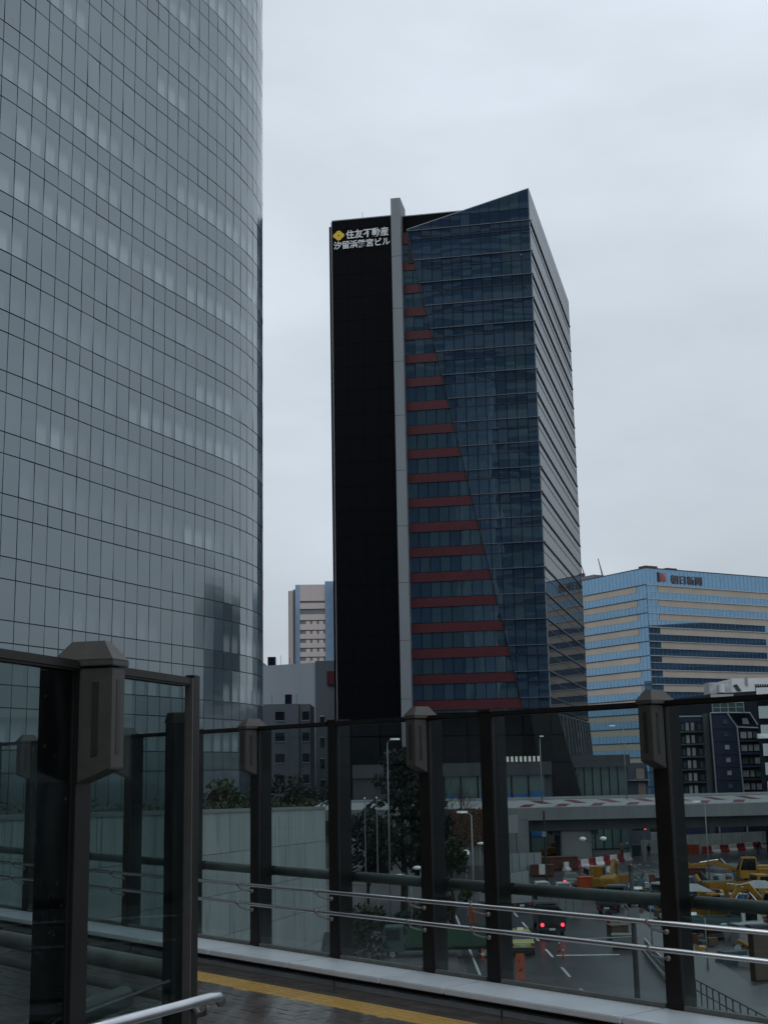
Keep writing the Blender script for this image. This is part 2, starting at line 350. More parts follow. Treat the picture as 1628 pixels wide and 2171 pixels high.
sheet('stop_line', 'white_paint', [(11.0, 92.2), (15.2, 92.0), (15.2, 92.4), (11.0, 92.6)], .012, road)
sheet('lane_line', 'white_paint', [(5.2, 72), (5.35, 72), (5.6, 118), (5.45, 118)], .012, road)
pts = [(-1.5 + .0, 60), (-1.5, 130), (4.1, 130), (3.6, 60)]
struct(MB().prism([(-8, 30), (3.7, 30), (4.6, 120), (4.3, 172), (-8, 172)], 'z', .002, .14).build('pavement', 'pavement'))
struct(MB().prism([(15.5, 40), (18.5, 40), (21.5, 104), (22.5, 138), (19.8, 138), (17.9, 104), (15.7, 79)], 'z', .002, .15).build('pavement', 'pavement'))

# ------------------------------------------------------------------ elevated walkway we stand on
DZ = 10.87; FRX = R(-49.3)
deck = thing('walkway_deck', None, None, (1.71, 8.66, DZ), FRX); struct(deck)
MB().bb((-30, -16, -.55), (7, .30, -.02)).build('slab', 'grout', deck)
tile = MB().bb((-.098, -.048, -.018), (.098, .048, 0)).mesh('tile'); tile.materials.append(MATS['tile'])
cells = []
y = -.985; row = 0
while y > -5:
    x = -7.5 + (row % 2) * .1
    while x < 4:
        cells.append((x, y)); x += .2
    y -= .1; row += 1
dw = Matrix.Translation((1.71, 8.66, DZ)) @ Matrix.Rotation(FRX, 4, 'Z')
def vis(c):
    p = dw @ Vector((c[0], c[1], 0)) - EYEP; z = p.dot(FW)
    if z < 1: return 1e9
    sx, sy = 814 + 2785 * p.dot(RT) / z, 1085.5 - 2785 * p.dot(UP) / z
    return z if (400 < sx < 1300 and sy < 2190) else 1e6 + z
cells.sort(key=vis); rest = MB()
for i, (x, y) in enumerate(cells):
    dz = random.uniform(-.0015, .0015)
    if i < 300: o = obj('paving_tile', tile, deck, (x, y, dz)); o.rotation_euler = (random.gauss(0, .004), random.gauss(0, .004), 0)
    else: rest.box((x, y, -.009 + dz), (.196, .096, .018))
tag(rest.build('paving_tiles', 'tile', deck), kind='stuff')
x = -12.0
while x < 5:
    MB().bb((x + .001, -.955, -.019), (x + .299, -.655, -.001)).build('tactile_tile', 'yellow', deck)
    d = MB()
    for k in range(4): d.bb((x + .03, -.925 + k * .07, -.001), (x + .27, -.895 + k * .07, .0015))
    d.build('tactile_bar', 'yellow', deck); x += .3
x = -12.0
while x < 5:                                   # plain border tiles between kerb and yellow line
    for yy in (-.60, -.495, -.40): MB().bb((x + .002, yy - .05, -.018), (x + .197, yy + .048, 0)).build('border_tile', 'tile', deck)
    x += .2 if -6 < x < 2 else 1.0
MB().bb((-30, -.362, -.02), (7, .20, .036)).build('kerb', 'kerb', deck)
for x in (-9.2, -6.0, -2.9, -1.1, .7, 2.4): MB().bb((x, -.3645, -.018), (x + .012, -.36, .035)).build('kerb_joint', 'dark_gap', deck)
MB().bb((-30, -.30, .036), (7, .18, .086)).build('shadow_gap', 'dark_gap', deck)

def lantern(parent, x, up=0):
    """lamp head on a post: hip cap over the post, boxed lamp with a long slot in each face, bottom cut on a slope"""
    z0, z1 = 1.60, 2.005
    l = MB().prism([(-.006, z0), (-.135, z0 + .05), (-.135, z1), (-.006, z1)], 'x', x + .006, x + .112).build('lamp_box', 'lantern', parent, bevel=.004)
    for sx in (-1, 1):
        X = x + .059 + sx * .0535
        MB().prism([(-.06, z0 + .09), (-.085, z0 + .10), (-.085, z1 - .05), (-.06, z1 - .05)], 'x', X - .002, X + .0021).build('slot', 'slot', l)
        MB().bb((X - .0028, -.085, z1 - .075), (X + .0028, -.066, z1 - .05)).build('slot_end', 'slot_dark', l)
        MB().bb((X - .0028, -.085, z0 + .10), (X + .0028, -.066, z0 + .118)).build('slot_end', 'slot_dark', l)
    MB().bb((x + .045, -.1368, z0 + .10), (x + .075, -.133, z1 - .04)).build('slot', 'slot', l)
    MB().bb((x - .006, -.143, 2.012), (x + .126, .095, 2.036)).build('cap_rim', 'lantern', parent, bevel=.003)
    a, c = (x - .006, -.143), (x + .126, .095); i = .042; zt = 2.105
    MB().add([(a[0], a[1], 2.036), (c[0], a[1], 2.036), (c[0], c[1], 2.036), (a[0], c[1], 2.036), (a[0] + i, a[1] + i * 1.3, zt), (c[0] - i, a[1] + i * 1.3, zt), (c[0] - i, c[1] - i * 1.3, zt), (a[0] + i, c[1] - i * 1.3, zt)],
             [(0, 1, 5, 4), (1, 2, 6, 5), (2, 3, 7, 6), (3, 0, 4, 7), (4, 5, 6, 7), (0, 3, 2, 1)]).build('cap', 'lantern', parent)

def bracket(parent, x, z, y0=-.125):
    m = MB().tube([(x, y0, z - .015), (x + .006, y0 + .01, z - .038), (x + .035, y0 + .07, z - .062), (x + .05, -.006, z - .066)], .008, 6)
    m.tube([(x - .010, y0, z), (x + .010, y0, z)], .0225, 10); m.tube([(x + .05, -.020, z - .066), (x + .05, -.003, z - .066)], .017, 10)
    m.build('bracket', 'bracket', parent, smooth=True)

def fence(root, posts, xa, xb, glass, rails=True, zr=(.66, .50), pipe=True):
    """posts: list of (x, kind); xa..xb the extent; walkway side is -y"""
    for x, kind in posts:
        p = MB().bb((x, -.006, .13), (x + .12, .008, 2.03)).build('post', 'bronze', root, bevel=.003)
        MB().bb((x + .006, .022, .10), (x + .114, .15, 2.03)).build('post_web', 'bronze_dark', p)
        MB().bb((x - .0, .008, .13), (x + .012, .022, 2.03)).build('glazing_seal', 'dark_gap', p); MB().bb((x + .108, .008, .13), (x + .12, .022, 2.03)).build('glazing_seal', 'dark_gap', p)
        if kind == 'lantern': lantern(root, x)
        else: MB().bb((x, -.012, 2.031), (x + .12, .15, 2.05)).build('post_cap', 'bronze', root)
    xs = sorted([p[0] for p in posts]); xs = [xa - .12] + xs + [xb]
    for i in range(len(xs) - 1):
        l, r = xs[i] + .12 + .012, xs[i + 1] - .012
        if i == 0: l = xa
        if r - l < .1: continue
        MB().bb((l, .009, .14), (r, .021, 1.995)).build('glass_pane', glass, root)
        MB().bb((l + .002, -.004, .128), (r - .002, .034, .158)).build('bottom_rail', 'pipe', root)
        MB().bb((l - .01, -.018, 1.996), (r + .01, .045, 2.034)).build('top_rail', 'bronze', root, bevel=.008)
        if pipe: MB().tube([(l - .005, .20, .76), (r + .005, .20, .76)], .042, 10).build('guard_pipe', 'pipe', root, smooth=True)
    if pipe:
        for x, k in posts: MB().bb((x + .03, .151, .72), (x + .09, .22, .80)).build('pipe_bracket', 'bronze_dark', root)
    if rails:
        for z in zr:
            MB().tube([(xa, -.125, z), (xb, -.125, z)], .0165, 12).build('handrail', 'steel', root, smooth=True)
            for x, k in posts: bracket(root, x - .01, z)

rf = thing('glass_fence', 'long glass fence with bronze posts, twin steel handrails and white coping along the walkway edge', 'fence', (1.71, 8.66, DZ), FRX)
PX = [(1.134 * 2 + .06, 'lantern'), (1.134 + .06, 'plain'), (0, 'lantern'), (-1.583, 'plain'), (-2.268, 'lantern'), (-3.403, 'plain'), (-4.539, 'lantern'), (-5.674, 'plain'), (-6.81, 'lantern'), (-7.94, 'plain'), (-9.08, 'lantern'), (-10.2, 'plain'), (-11.35, 'lantern'), (-12.5, 'plain')]
fence(rf, PX, -13.5, 3.6, 'fence_glass')
js = sorted([p[0] - .02 for p in PX])
for a, c in zip([-13.5] + js, js + [3.6]):
    MB().bb((a + .008, -.425, .088), (c - .008, -.008, .13)).build('coping_stone', 'coping', rf, bevel=.006)

lf = thing('glass_fence', 'near dark glass fence ending in a slim post, one large lamp post in it', 'fence', (-.85, 5.68, DZ), R(75))
fence(lf, [(-1.0, 'lantern'), (-2.2, 'plain'), (-3.3, 'lantern')], -4.4, -.02, 'fence_glass_near', rails=False, pipe=False)
MB().bb((-.018, -.022, .02), (-.004, .012, 2.03)).build('pane_edge', 'lantern', lf)
MB().bb((-.003, -.022, -.02), (.065, .022, 2.045)).build('end_post', 'bronze', lf, bevel=.004)
MB().bb((-4.4, -.2, -.019), (-.0, .12, .12)).build('plinth', 'kerb', lf)
for z in (.775, .60):
    MB().tube([(-1.02, -.040, z), (-.30, -.225, z), (-.245, -.238, z - .002), (-.215, -.243, z - .028)], .021, 12).build('handrail', 'steel', lf, smooth=True)
    m = MB().tube([(-.30, -.222, z - .02), (-.29, -.21, z - .055), (-.2, -.14, z - .08), (.02, -.025, z - .085)], .011, 8); m.tube([(.02, -.045, z - .085), (.02, -.024, z - .085)], .026, 10); m.build('bracket', 'bracket', lf, smooth=True)
    MB().tube([(-4.4, .055, z + .02), (-.05, .055, z + .02)], .006, 6).build('reflection_rod', 'bracket', lf)  # thin rods standing in for handrail reflections in the glass
MB().tube([(-4.4, .22, .74), (-.12, .22, .74)], .045, 10).build('guard_pipe', 'pipe', lf, smooth=True)
# the railing that turns away behind the near fence
rr_ = thing('corner_railing', 'dark post with low guard pipes seen through the near glass', 'railing', (-1.03, 6.45, DZ), FRX)
MB().bb((-.037, -.037, -.015), (.037, .037, 1.87)).build('post', 'bronze_dark', rr_, bevel=.004)
MB().add([(-.04, -.04, 1.87), (.04, -.04, 1.87), (.04, .04, 1.87), (-.04, .04, 1.87), (-.03, -.03, 1.92), (.03, -.03, 1.92), (.03, .03, 1.92), (-.03, .03, 1.92)], [(0, 1, 5, 4), (1, 2, 6, 5), (2, 3, 7, 6), (3, 0, 4, 7), (4, 5, 6, 7), (0, 3, 2, 1)]).build('post_cap', 'bronze', rr_)
MB().tube([(-.037, 0, .72), (-4.2, 0, .72)], .045, 10).build('guard_pipe', 'pipe', rr_, smooth=True)
MB().tube([(-.037, 0, .60), (-4.2, 0, .60)], .025, 8).build('guard_pipe', 'pipe', rr_, smooth=True)
MB().bb((-4.27, -.06, -.015), (-4.13, .06, 1.2)).build('post', 'bronze_dark', rr_)

# ------------------------------------------------------------------ curved curtain-wall tower on the left
CP = [(-22.59, 72.61), (-21.99, 73.87), (-21.42, 75.15), (-20.88, 76.44), (-20.34, 77.73), (-19.81, 79.03), (-19.28, 80.32), (-18.76, 81.62), (-18.22, 82.92), (-17.68, 84.21), (-17.13, 85.49), (-16.58, 86.78), (-16.01, 88.06), (-15.44, 89.34), (-14.87, 90.62), (-14.29, 91.89), (-13.73, 93.17), (-13.17, 94.46), (-12.63, 95.75), (-12.11, 97.05), (-11.63, 98.36), (-11.19, 99.69), (-10.81, 101.04), (-10.49, 102.4), (-10.26, 103.78), (-10.13, 105.18), (-10.1, 106.58), (-10.21, 107.97), (-10.47, 109.35), (-10.88, 110.68), (-11.47, 111.95), (-12.24, 113.12), (-13.19, 114.15), (-14.31, 114.99), (-15.57, 115.59)]
NX = 62  # unseen panels added leftward so the fence glass mirrors dark facade, not sky
t0 = Vector((math.sin(R(25.9)), math.cos(R(25.9)))) * 1.4
CP = [tuple(Vector(CP[0]) - t0 * k) for k in range(NX, 0, -1)] + CP
ct = thing('curved_tower', 'tall grey tower with curved mirror-glass curtain wall, cut off by the left edge', 'tower')
ZT = 57.64; PIT = 3.64
zl = [ZT + PIT * k for k in range(12, -17, -1)]
poly = CP + [(-70, 125), (-110, 60), (-95, -5)]
MB().prism([(p[0], p[1]) for p in poly], 'z', 0, zl[0] + 2.0).build('core', 'mullion', ct)
panes = []
for c in range(len(CP) - 1):
    p, q = Vector((*CP[c], 0)), Vector((*CP[c + 1], 0)); t = (q - p); ln = t.length; t.normalize(); nrm = Vector((t.y, -t.x, 0)); mid = (p + q) / 2 + nrm * .05
    for k, z in enumerate(zl):
        for kind, za, zb in (('short', z - 1.28, z), ('long', z - PIT, z - 1.28)):
            if za < 1: continue
            panes.append((mid.length + (0 if c >= NX - 2 and z < 70 else 1e4), c - NX + 12, k, kind, mid + Vector((0, 0, (za + zb) / 2)), math.atan2(t.y, t.x), zb - za))
panes.sort(key=lambda a: a[0])
pm = {}
for kind, h in (('short', 1.28), ('long', PIT - 1.28)):
    for v, mt in (('plain', 'curve_glass' if kind == 'long' else 'curve_glass_short'), ('blind', 'curve_painted_glow'), ('dim', 'curve_dim_glow')):
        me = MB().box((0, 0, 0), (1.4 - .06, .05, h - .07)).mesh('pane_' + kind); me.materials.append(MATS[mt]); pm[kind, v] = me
rb = random.Random(3); blind = set(); dim_glow = set()  # panes that get the painted room glow, brighter and dimmer sets
for k in range(len(zl)):                        # runs of panes painted to look like lit rooms and blinds
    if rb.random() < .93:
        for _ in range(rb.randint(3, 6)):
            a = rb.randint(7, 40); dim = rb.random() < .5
            for c in range(a, a + rb.randint(3, 15)): (dim_glow if dim else blind).add((c, k))
bulk = {'curve_glass': MB(), 'curve_glass_short': MB(), 'curve_painted_glow': MB()}
for i, (d, c, k, kind, P, ang, h) in enumerate(panes):
    var = 'plain' if kind == 'short' else ('blind' if (c, k) in blind else ('dim' if (c, k) in dim_glow else 'plain'))
    rx, rz = random.gauss(0, .008), random.gauss(0, .008)
    if i < 290:
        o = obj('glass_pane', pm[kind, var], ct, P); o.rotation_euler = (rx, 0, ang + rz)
    else:
        mt = 'curve_painted_glow' if var != 'plain' else ('curve_glass' if kind == 'long' else 'curve_glass_short')
        if var != 'plain':                      # far panes with painted glow keep their own object coordinates
            o = obj('painted_glow_pane', pm[kind, var], ct, P); o.rotation_euler = (rx, 0, ang + rz)
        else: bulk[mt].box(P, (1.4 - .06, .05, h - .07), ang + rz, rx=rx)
for mt, mb in bulk.items():
    if mb.v: tag(mb.build('glass_panes', mt, ct), kind='stuff')
MB().prism([(p[0] * 1.0 + .12, p[1]) for p in CP] + [(-70, 125), (-110, 60), (-95, -5)], 'z', zl[0] + 2.0, zl[0] + 2.4).build('parapet', 'trim', ct)

# slab tower hidden behind the curve, a sliver of it shows
q = at(555.5, 470, 150); hz = q.z
st = thing('slab_tower', 'thin dark blue sliver of a tower behind the curved glass edge', 'tower', (q.x, 150, 0), R(7))
MB().bb((-18, 0, 0), (0, 22, hz)).build('wall', 'navy', st)
z = 4
while z < hz - 2:
    MB().bb((-17, -.35, z), (-.02, -.02, z + 1.7)).build('window_band', 'dark_glass', st); MB().bb((-17.2, -.55, z + 1.72), (.02, -.02, z + 2.0)).build('slab_edge', 'grey_wall_dark', st)
    z += 3.6
MB().bb((-18.02, -.03, hz), (.03, 22, hz + .5)).build('parapet', 'trim', st)

# ------------------------------------------------------------------ wedge-topped tower in the middle
TW = thing('wedge_tower', 'dark blue glass tower with red bands, black blank wall and slanting roofline', 'tower', (24.52, 200, 0), R(-10.4))
LZ = [94.37 - 3.977 * k for k in range(19)]     # ledge heights
ZB = LZ[-1] - 2.0
xd = lambda z: -20.23 + (99.82 - z) * (16.06 / 78.12)
# diagonal: right side  x - xd(z) >= 0   ->  x + 20.23 - (99.82-z)*k >= 0
kd = 16.06 / 78.12
RIGHT = (1, kd, 20.23 - 99.82 * kd); LEFT = (-1, -kd, -(20.23 - 99.82 * kd) - .12)
ks = (105.03 - 99.82) / 20.23                    # sail line z <= 105.03 + ks*x
SAIL = (ks, -1, 105.03)
MB().prism([(-32.6, .9), (-.12, .6), (3.5, 54.6), (-30, 56)], 'z', ZB - .1, 94.0).build('core', 'soft_black', TW)
MB().prism([(-32.6, 1.6), (-6, 1.6), (-2, 54), (-30, 56)], 'z', 94.0, 101.6).build('roof_block', 'soft_black', TW)
MB().bb((-32.88, .25, 8), (-22.66, .89, 102.65)).build('blank_wall', 'black', TW)
for z in range(13, 102, 4): MB().bb((-32.87, .243, z), (-22.67, .249, z + .05)).build('panel_seam', 'seam', TW)
for x_ in (-30.4, -27.85, -25.3): MB().bb((x_, .2435, 8), (x_ + .04, .2485, 102.6)).build('panel_seam', 'seam', TW)
MB().bb((-21.04, 1.0, 90), (-6.5, 1.59, 102.66)).build('screen_wall', 'black', TW)
MB().bb((-32.9, .18, 102.652), (-22.66, .9, 102.82)).build('wall_cap', 'trim', TW); MB().bb((-21.04, .98, 102.665), (-7.4, 1.6, 102.82)).build('wall_cap', 'trim', TW)
MB().bb((-33.02, .15, 8), (-32.89, .88, 102.5)).build('edge_trim', 'trim', TW)
MB().bb((-33.45, .6, 8), (-33.03, 30, 101.9)).build('side_wall', 'black', TW)
MB().bb((-22.65, -1.0, 6), (-21.05, 4.0, 105.2)).build('fin', 'fin', TW)
for z in range(14, 104, 9): MB().bb((-22.652, -1.004, z), (-21.048, -.99, z + .07)).build('fin_joint', 'ledge_dark', TW)
MB().tube([(-28, 2, 102.7), (-28, 2, 104.6)], .04, 5).build('mast', 'pole', TW)
MB().tube([(-30, .5, 100), (-30, .5, 104)], .01, 4)
MB().prism([(-20.1, 94.0), (-.1, 94.0), (-.1, 104.9), (-20.1, 99.75)], 'y', .12, .45).build('sail_backing', 'soft_black', TW)
allp = []
def cell(x0, x1, z0, z1, planes, y, mat, name):
    p = [(x0 + .05, z0 + .04), (x1 - .05, z0 + .04), (x1 - .05, z1 - .04), (x0 + .05, z1 - .04)]
    for pl in planes:
        p = clip(p, *pl)
        if len(p) < 3: return
    if area(p) < .05: return
    allp.append((area(p), p, y, mat, name))
rows = []
for z in LZ: rows.append((z - 1.5, z, 's')); rows.append((z - 3.977, z - 1.5, 'v'))
rows[-1] = (ZB, LZ[-1] - 1.5, 'v')
rows += [(97.5, 99.56, 's'), (94.37, 97.5, 'v'), (99.56, 101.6, 's'), (101.6, 105.1, 'v')]
ncol = 13; cw = 21.04 / ncol
for z0, z1, kd_ in rows:
    for c in range(ncol):
        x1 = -cw * c; x0 = x1 - cw
        pale = (kd_ == 'v' and c in (1, 2) and z0 > 40 and random.random() < .8) or (kd_ == 'v' and random.random() < .05)
        cell(x0, x1, z0, z1, (RIGHT, SAIL), 0, 'tower_pale' if pale else ('tower_spandrel' if kd_ == 's' else 'tower_glass'), 'glass_pane')
        if kd_ == 'v' and z1 < 99.5: cell(x0, x1, z0, z1, (LEFT,), .38, 'tower_pale' if random.random() < .5 else 'tower_glass', 'glass_pane')
    if kd_ == 's' and z1 < 99.6:
        p = clip([(-21.0, z0), (0, z0), (0, z1 - .05), (-21.0, z1 - .05)], *LEFT)
        if len(p) > 2:
            MB().prism(p, 'y', .22, .5).build('red_spandrel', 'red_panel', TW)
# the 285 panes that show largest are single parts; slivers and the rest are joined
allp.sort(key=lambda a: -a[0]); bulk = {}
for i, (ar, p, y, mat, name) in enumerate(allp):
    cx = sum(v[0] for v in p) / len(p); cz = sum(v[1] for v in p) / len(p); m = MB().prism([(v[0] - cx, v[1] - cz) for v in p], 'y', -.025, .025)
    tx, tz = random.gauss(0, .003), random.gauss(0, .003)
    if i < 285:
        o = m.build(name, mat, TW, (cx, y, cz)); o.rotation_euler = (tx, 0, tz)
    else:
        mm_ = Matrix.Rotation(tz, 3, 'Z') @ Matrix.Rotation(tx, 3, 'X')
        bulk.setdefault(mat, MB()).add([Vector((cx, y, cz)) + mm_ @ Vector(v) for v in m.v], m.f)
for mat, mb in bulk.items(): tag(mb.build('glass_panes', mat, TW), kind='stuff')
for z in LZ + [99.56]:
    xl = max(-20.95, xd(z)) if z < 99 else -20.0
    MB().bb((xl, -.22, z - .05), (.28, -.03, z + .04)).build('ledge', 'tower_ledge', TW)
    MB().bb((xl, -.12, z - 1.54), (.02, -.03, z - 1.46)).build('transom', 'ledge_dark', TW)
MB().add([(xd(99.8) - .06, -.03, 99.8), (xd(99.8) + .05, -.03, 99.8), (xd(ZB) + .05, -.03, ZB), (xd(ZB) - .06, -.03, ZB)] + [(xd(99.8) - .06, .36, 99.8), (xd(99.8) + .05, .36, 99.8), (xd(ZB) + .05, .36, ZB), (xd(ZB) - .06, .36, ZB)],
         [(0, 1, 2, 3), (4, 7, 6, 5), (0, 4, 5, 1), (1, 5, 6, 2), (2, 6, 7, 3), (3, 7, 4, 0)]).build('fold_edge', 'ledge_dark', TW)
MB().prism([(-20.3, 99.80), (-20.2, 99.95), (.05, 105.16), (.05, 105.03)], 'y', -.06, .3).build('sail_edge', 'trim', TW)
MB().bb((-.06, -.05, ZB), (.06, .06, 105.05)).build('corner_post', 'trim', TW)
# right-hand face (local frame turned by the skew)
RFc = bpy.data.objects.new('side_face', None); COL.objects.link(RFc); RFc.parent = TW; RFc.rotation_euler = (0, 0, R(-3.96))
zt = [105.03, 99.56] + LZ
for i in range(len(zt)):
    z1 = zt[i]; z0 = zt[i + 1] if i + 1 < len(zt) else ZB
    for (a, c) in ((z0 + .06, z1 - 1.55), (z1 - 1.48, z1 - .08)):
        if c - a > .2: MB().bb((-.05, .06, a), (.0, 55, c)).build('glass_band', 'side_glass', RFc)
    if i:
        MB().bb((-.05, .1, z1 - .12), (.17, 55.0, z1 + .10)).build('side_ledge', 'ledge_dark', RFc); MB().bb((-.05, .1, z1 - 1.56), (.05, 55.0, z1 - 1.47)).build('side_transom', 'ledge_dark', RFc)
mb = MB(); y = .8
while y < 55: mb.bb((-.04, y - .03, ZB), (.018, y + .03, 104.9)); y += .8
tag(mb.build('mullions', 'ledge_dark', RFc), kind='stuff')
MB().bb((-.3, .06, 105.03), (.02, 55, 105.15)).build('roof_edge', 'trim', RFc)
MB().bb((-.8, 54.9, ZB), (.05, 55.1, 105)).build('end_post', 'trim', RFc)
# lower storeys: recessed dark lobby, raking column, lattice
MB().prism([(-32.5, 3.5), (-2.5, 3.5), (1.5, 52), (-30, 55)], 'z', 0, ZB).build('lobby', 'soft_black', TW)
MB().prism([(-32.6, .3), (-.1, .3), (3.6, 54.6), (-30, 56)], 'z', ZB - .35, ZB - .12).build('soffit', 'soft_black', TW)
MB().prism([(-3.0, 20.6), (1.1, 20.6), (4.9, 3.5), (4.9, 0), (-.8, 0)], 'y', -.2, 3.4).build('raking_column', 'soft_black', TW)
for k in range(11):
    y = 5 + k * 4.4
    MB().tube([(.6 + y * .069, y, 20.4), (1.0 + y * .069, y + 3.6, 11.5)], .22, 6).build('strut', 'trim', TW)
MB().bb((.3, 1.5, 11.0), (3.6, 50, 11.6)).build('lattice_beam', 'concrete_dark', TW)
MB().bb((-.2, 4, 0), (.2, 50, 20)).build('lattice_back', 'dark_glass', TW)
# rooftop sign: emblem and two lines of lettering, on the blank wall
def sign(body, size, x, z, mat, parent, y, sx=1.0, name='sign_text', off=.0):
    me = text_mesh(body, size, .06, name, off); me.materials.clear(); me.materials.append(MATS[mat])
    o = obj(name, me, parent, (x, y, z)); o.rotation_euler = (R(90), 0, 0); o.scale = (sx, 1, 1); return o
sign('住友不動産', 1.60, -30.5, 99.42, 'white_sign', TW, .17, .91, off=.03)
sign('汐留浜離宮ビル', 1.45, -32.6, 97.72, 'white_sign', TW, .17, .94, off=.027)
pts = []
for i in range(48):
    a = 2 * math.pi * i / 48; r = .66 + .20 * abs(math.cos(2 * a)) ** 1.2 * (1 if True else 0)
    pts.append((-31.72 + r * 1.12 * math.cos(a), 100.0 + r * math.sin(a)))
em = MB().prism(pts, 'y', .10, .21).build('emblem', 'yellow_sign', TW)
MB().prism([(-31.72 + .13 * math.cos(a * .785), 100.0 + .13 * math.sin(a * .785)) for a in range(8)], 'y', .07, .098).build('emblem_eye', 'sign_dark', em)

# ================================================================== OTHER BUILDINGS
# striped newspaper building: two faces meeting at a corner towards us
c0 = at(1368, 1204.7, 370); BH = c0.z
bl = thing('striped_office', 'broad blue mirror-glass office building with beige bands and a rooftop sign', 'building', (c0.x, 370, 0), R(90 - 59.3))
# local x runs right along the right face; left face runs along +y (angle between the faces about 90 degrees)
MB().bb((.25, .25, 0), (92, 72, BH - .3)).build('core', 'soft_black', bl)
step = 4.02; top = BH - 4.55; k = 0
while top - k * step > 1:
    z1 = top - k * step; z0 = z1 - step
    for face in ('r', 'l'):
        def bx(u0, u1, d0, d1, za, zb):
            return MB().bb((u0, d0, za), (u1, d1, zb)) if face == 'r' else MB().bb((d0, u0, za), (d1, u1, zb))
        bx(.0, 92 if face == 'r' else 72, .0, .2, z0 + .02, z1 - .02).build('window_band', 'blue_glass', bl)
        L_ = 92 if face == 'r' else 72
        bx(4.2, L_, -.12, -.003, z1 - 2.0, z1 - .26).build('spandrel', 'beige', bl)
        bx(-.2, L_, -.35 if face == 'r' else -.22, -.003, z1 - .25, z1 - .05).build('ledge', 'ledge' if face == 'r' else 'sign_dark', bl)
        if face == 'r': bx(-.2, L_, -.16, -.003, z1 - 2.14, z1 - 2.02).build('ledge', 'ledge', bl)
    k += 1
MB().bb((0, 0, top + .02), (92, .24, BH)).build('parapet_glass', 'blue_glass', bl); MB().bb((0, .242, top + .02), (.24, 72, BH)).build('parapet_glass', 'blue_glass', bl)
MB().bb((-.1, -.12, BH), (92, .3, BH + .25)).build('coping', 'sign_dark', bl); MB().bb((-.1, .302, BH), (.3, 72, BH + .25)).build('coping', 'sign_dark', bl)
mbm = MB()
for i in range(57): mbm.bb((1.6 * i - .03, -.03, 2), (1.6 * i + .03, -.0005, BH - .1))
for i in range(45): mbm.bb((-.03, 1.6 * i - .03, 2), (-.0005, 1.6 * i + .03, BH - .1))
tag(mbm.build('mullions', 'poster_blue', bl), kind='stuff')
sg = sign('朝日新聞', 2.75, 9.3, BH - 3.7, 'sign_far', bl, -.2, 1.12, off=.03)
lg = MB().bb((4.6, -.22, BH - 3.6), (7.3, -.1, BH - .95)).build('logo_board', 'pink_panel', bl)
MB().bb((4.4, -.3, BH - 3.7), (4.95, -.225, BH - .9)).build('logo_edge', 'sign_dark', lg)
for i in range(6):
    a0 = R(4 + i * 15); a1 = R(4 + i * 15 + 8); o_ = (5.0, BH - 3.5); r_ = 2.45
    def cl(v): return (min(v[0], 7.25), min(v[1], BH - 1.0))
    MB().prism([o_, cl((o_[0] + r_ * math.cos(a0), o_[1] + r_ * math.sin(a0))), cl((o_[0] + r_ * math.cos(a1), o_[1] + r_ * math.sin(a1)))], 'y', -.26, -.223).build('logo_ray', 'red_plastic', lg)
MB().bb((1.0, 1, BH + .25), (5.5, 4, BH + 1.0)).build('roof_hatch', 'rust', bl); MB().bb((9, 1, BH + .25), (13, 4, BH + .8)).build('roof_hatch', 'rust', bl)
m_ = MB().tube([(4, 33, BH), (4, 33, BH + 3.2)], .9, 8); m_.build('roof_plant', 'rust', bl)
MB().box((3, 27, BH + .8), (4, 6, 1.4)).build('roof_plant', 'far_grey', bl)
for y_, h_ in ((36, 9), (30, 5.5), (22, 6.5)): MB().tube([(3, y_, BH), (3.0, y_ + (0 if h_ == 9 else 2.0), BH + h_)], .28, 5, .12).build('mast', 'pole_dark' if h_ < 8 else 'pole', bl)
MB().box((3, 39, BH + 3), (.3, 4, 3.2)).build('sign_board', 'pink_panel', bl)

# pale pink slab with blue glass strips, far behind
q0 = at(626, 1240, 430); q1 = at(705, 1236, 430); bh = q0.z
bs = thing('beige_slab', 'far beige tower block with rows of recessed windows and blue glass strips', 'building', (q0.x, 430, 0), R(3))
wd = q1.x - q0.x + 10; s_ = 430 / 2785
MB().bb((.2, .4, 0), (wd, 30, bh - .3)).build('core', 'far_grey', bs)
MB().bb((0, 0, 0), (9.5 * s_, .4, bh)).build('glass_strip', 'blue_glass_hazed', bs)
MB().bb((63 * s_, -.4, 0), (wd, .38, bh + 1.0)).build('glass_strip', 'blue_glass_hazed', bs)
MB().bb((9.6 * s_, -.0, bh - 35 * s_), (62.9 * s_, .38, bh)).build('wall', 'beige_hazed', bs)
yz = bh - 35 * s_; first = True
hs = [(5, 12), (12, 12), (9, 12), (9, 10), (9, 10), (9, 10), (9, 10), (9, 10), (9, 10), (9, 10)]
for wh, sh in hs:
    z_w = yz - wh * s_
    MB().bb((9.6 * s_, .30, z_w), (62.9 * s_, .39, yz)).build('window', 'far_grey', bs)  # grey in place of dark glass, as if hazed by distance
    if wh == 9:
        for kx in range(3): MB().bb(((22 + kx * 14) * s_, .12, z_w + .02), ((31 + kx * 14) * s_, .295, yz - .35)).build('balcony_screen', 'beige_hazed', bs)
    MB().bb((9.6 * s_, -.05, z_w - sh * s_), (62.9 * s_, .38, z_w)).build('spandrel', 'beige_hazed', bs); yz = z_w - sh * s_
w2 = thing('beige_wing', 'narrow beige wing at the left shoulder of the far tower block', 'building', (q0.x - 15 * s_, 434, 0))
MB().bb((0, 0, 0), (8 * s_, 20, bh - 9 * s_)).build('wall', 'beige_hazed', w2); MB().bb((8.05 * s_, .5, 0), (14.9 * s_, 20, bh - 6 * s_)).build('recess_wall', 'far_grey', w2); MB().bb((-.3, .3, 0), (-.02, 20, bh - 9.5 * s_)).build('edge', 'far_grey', w2)
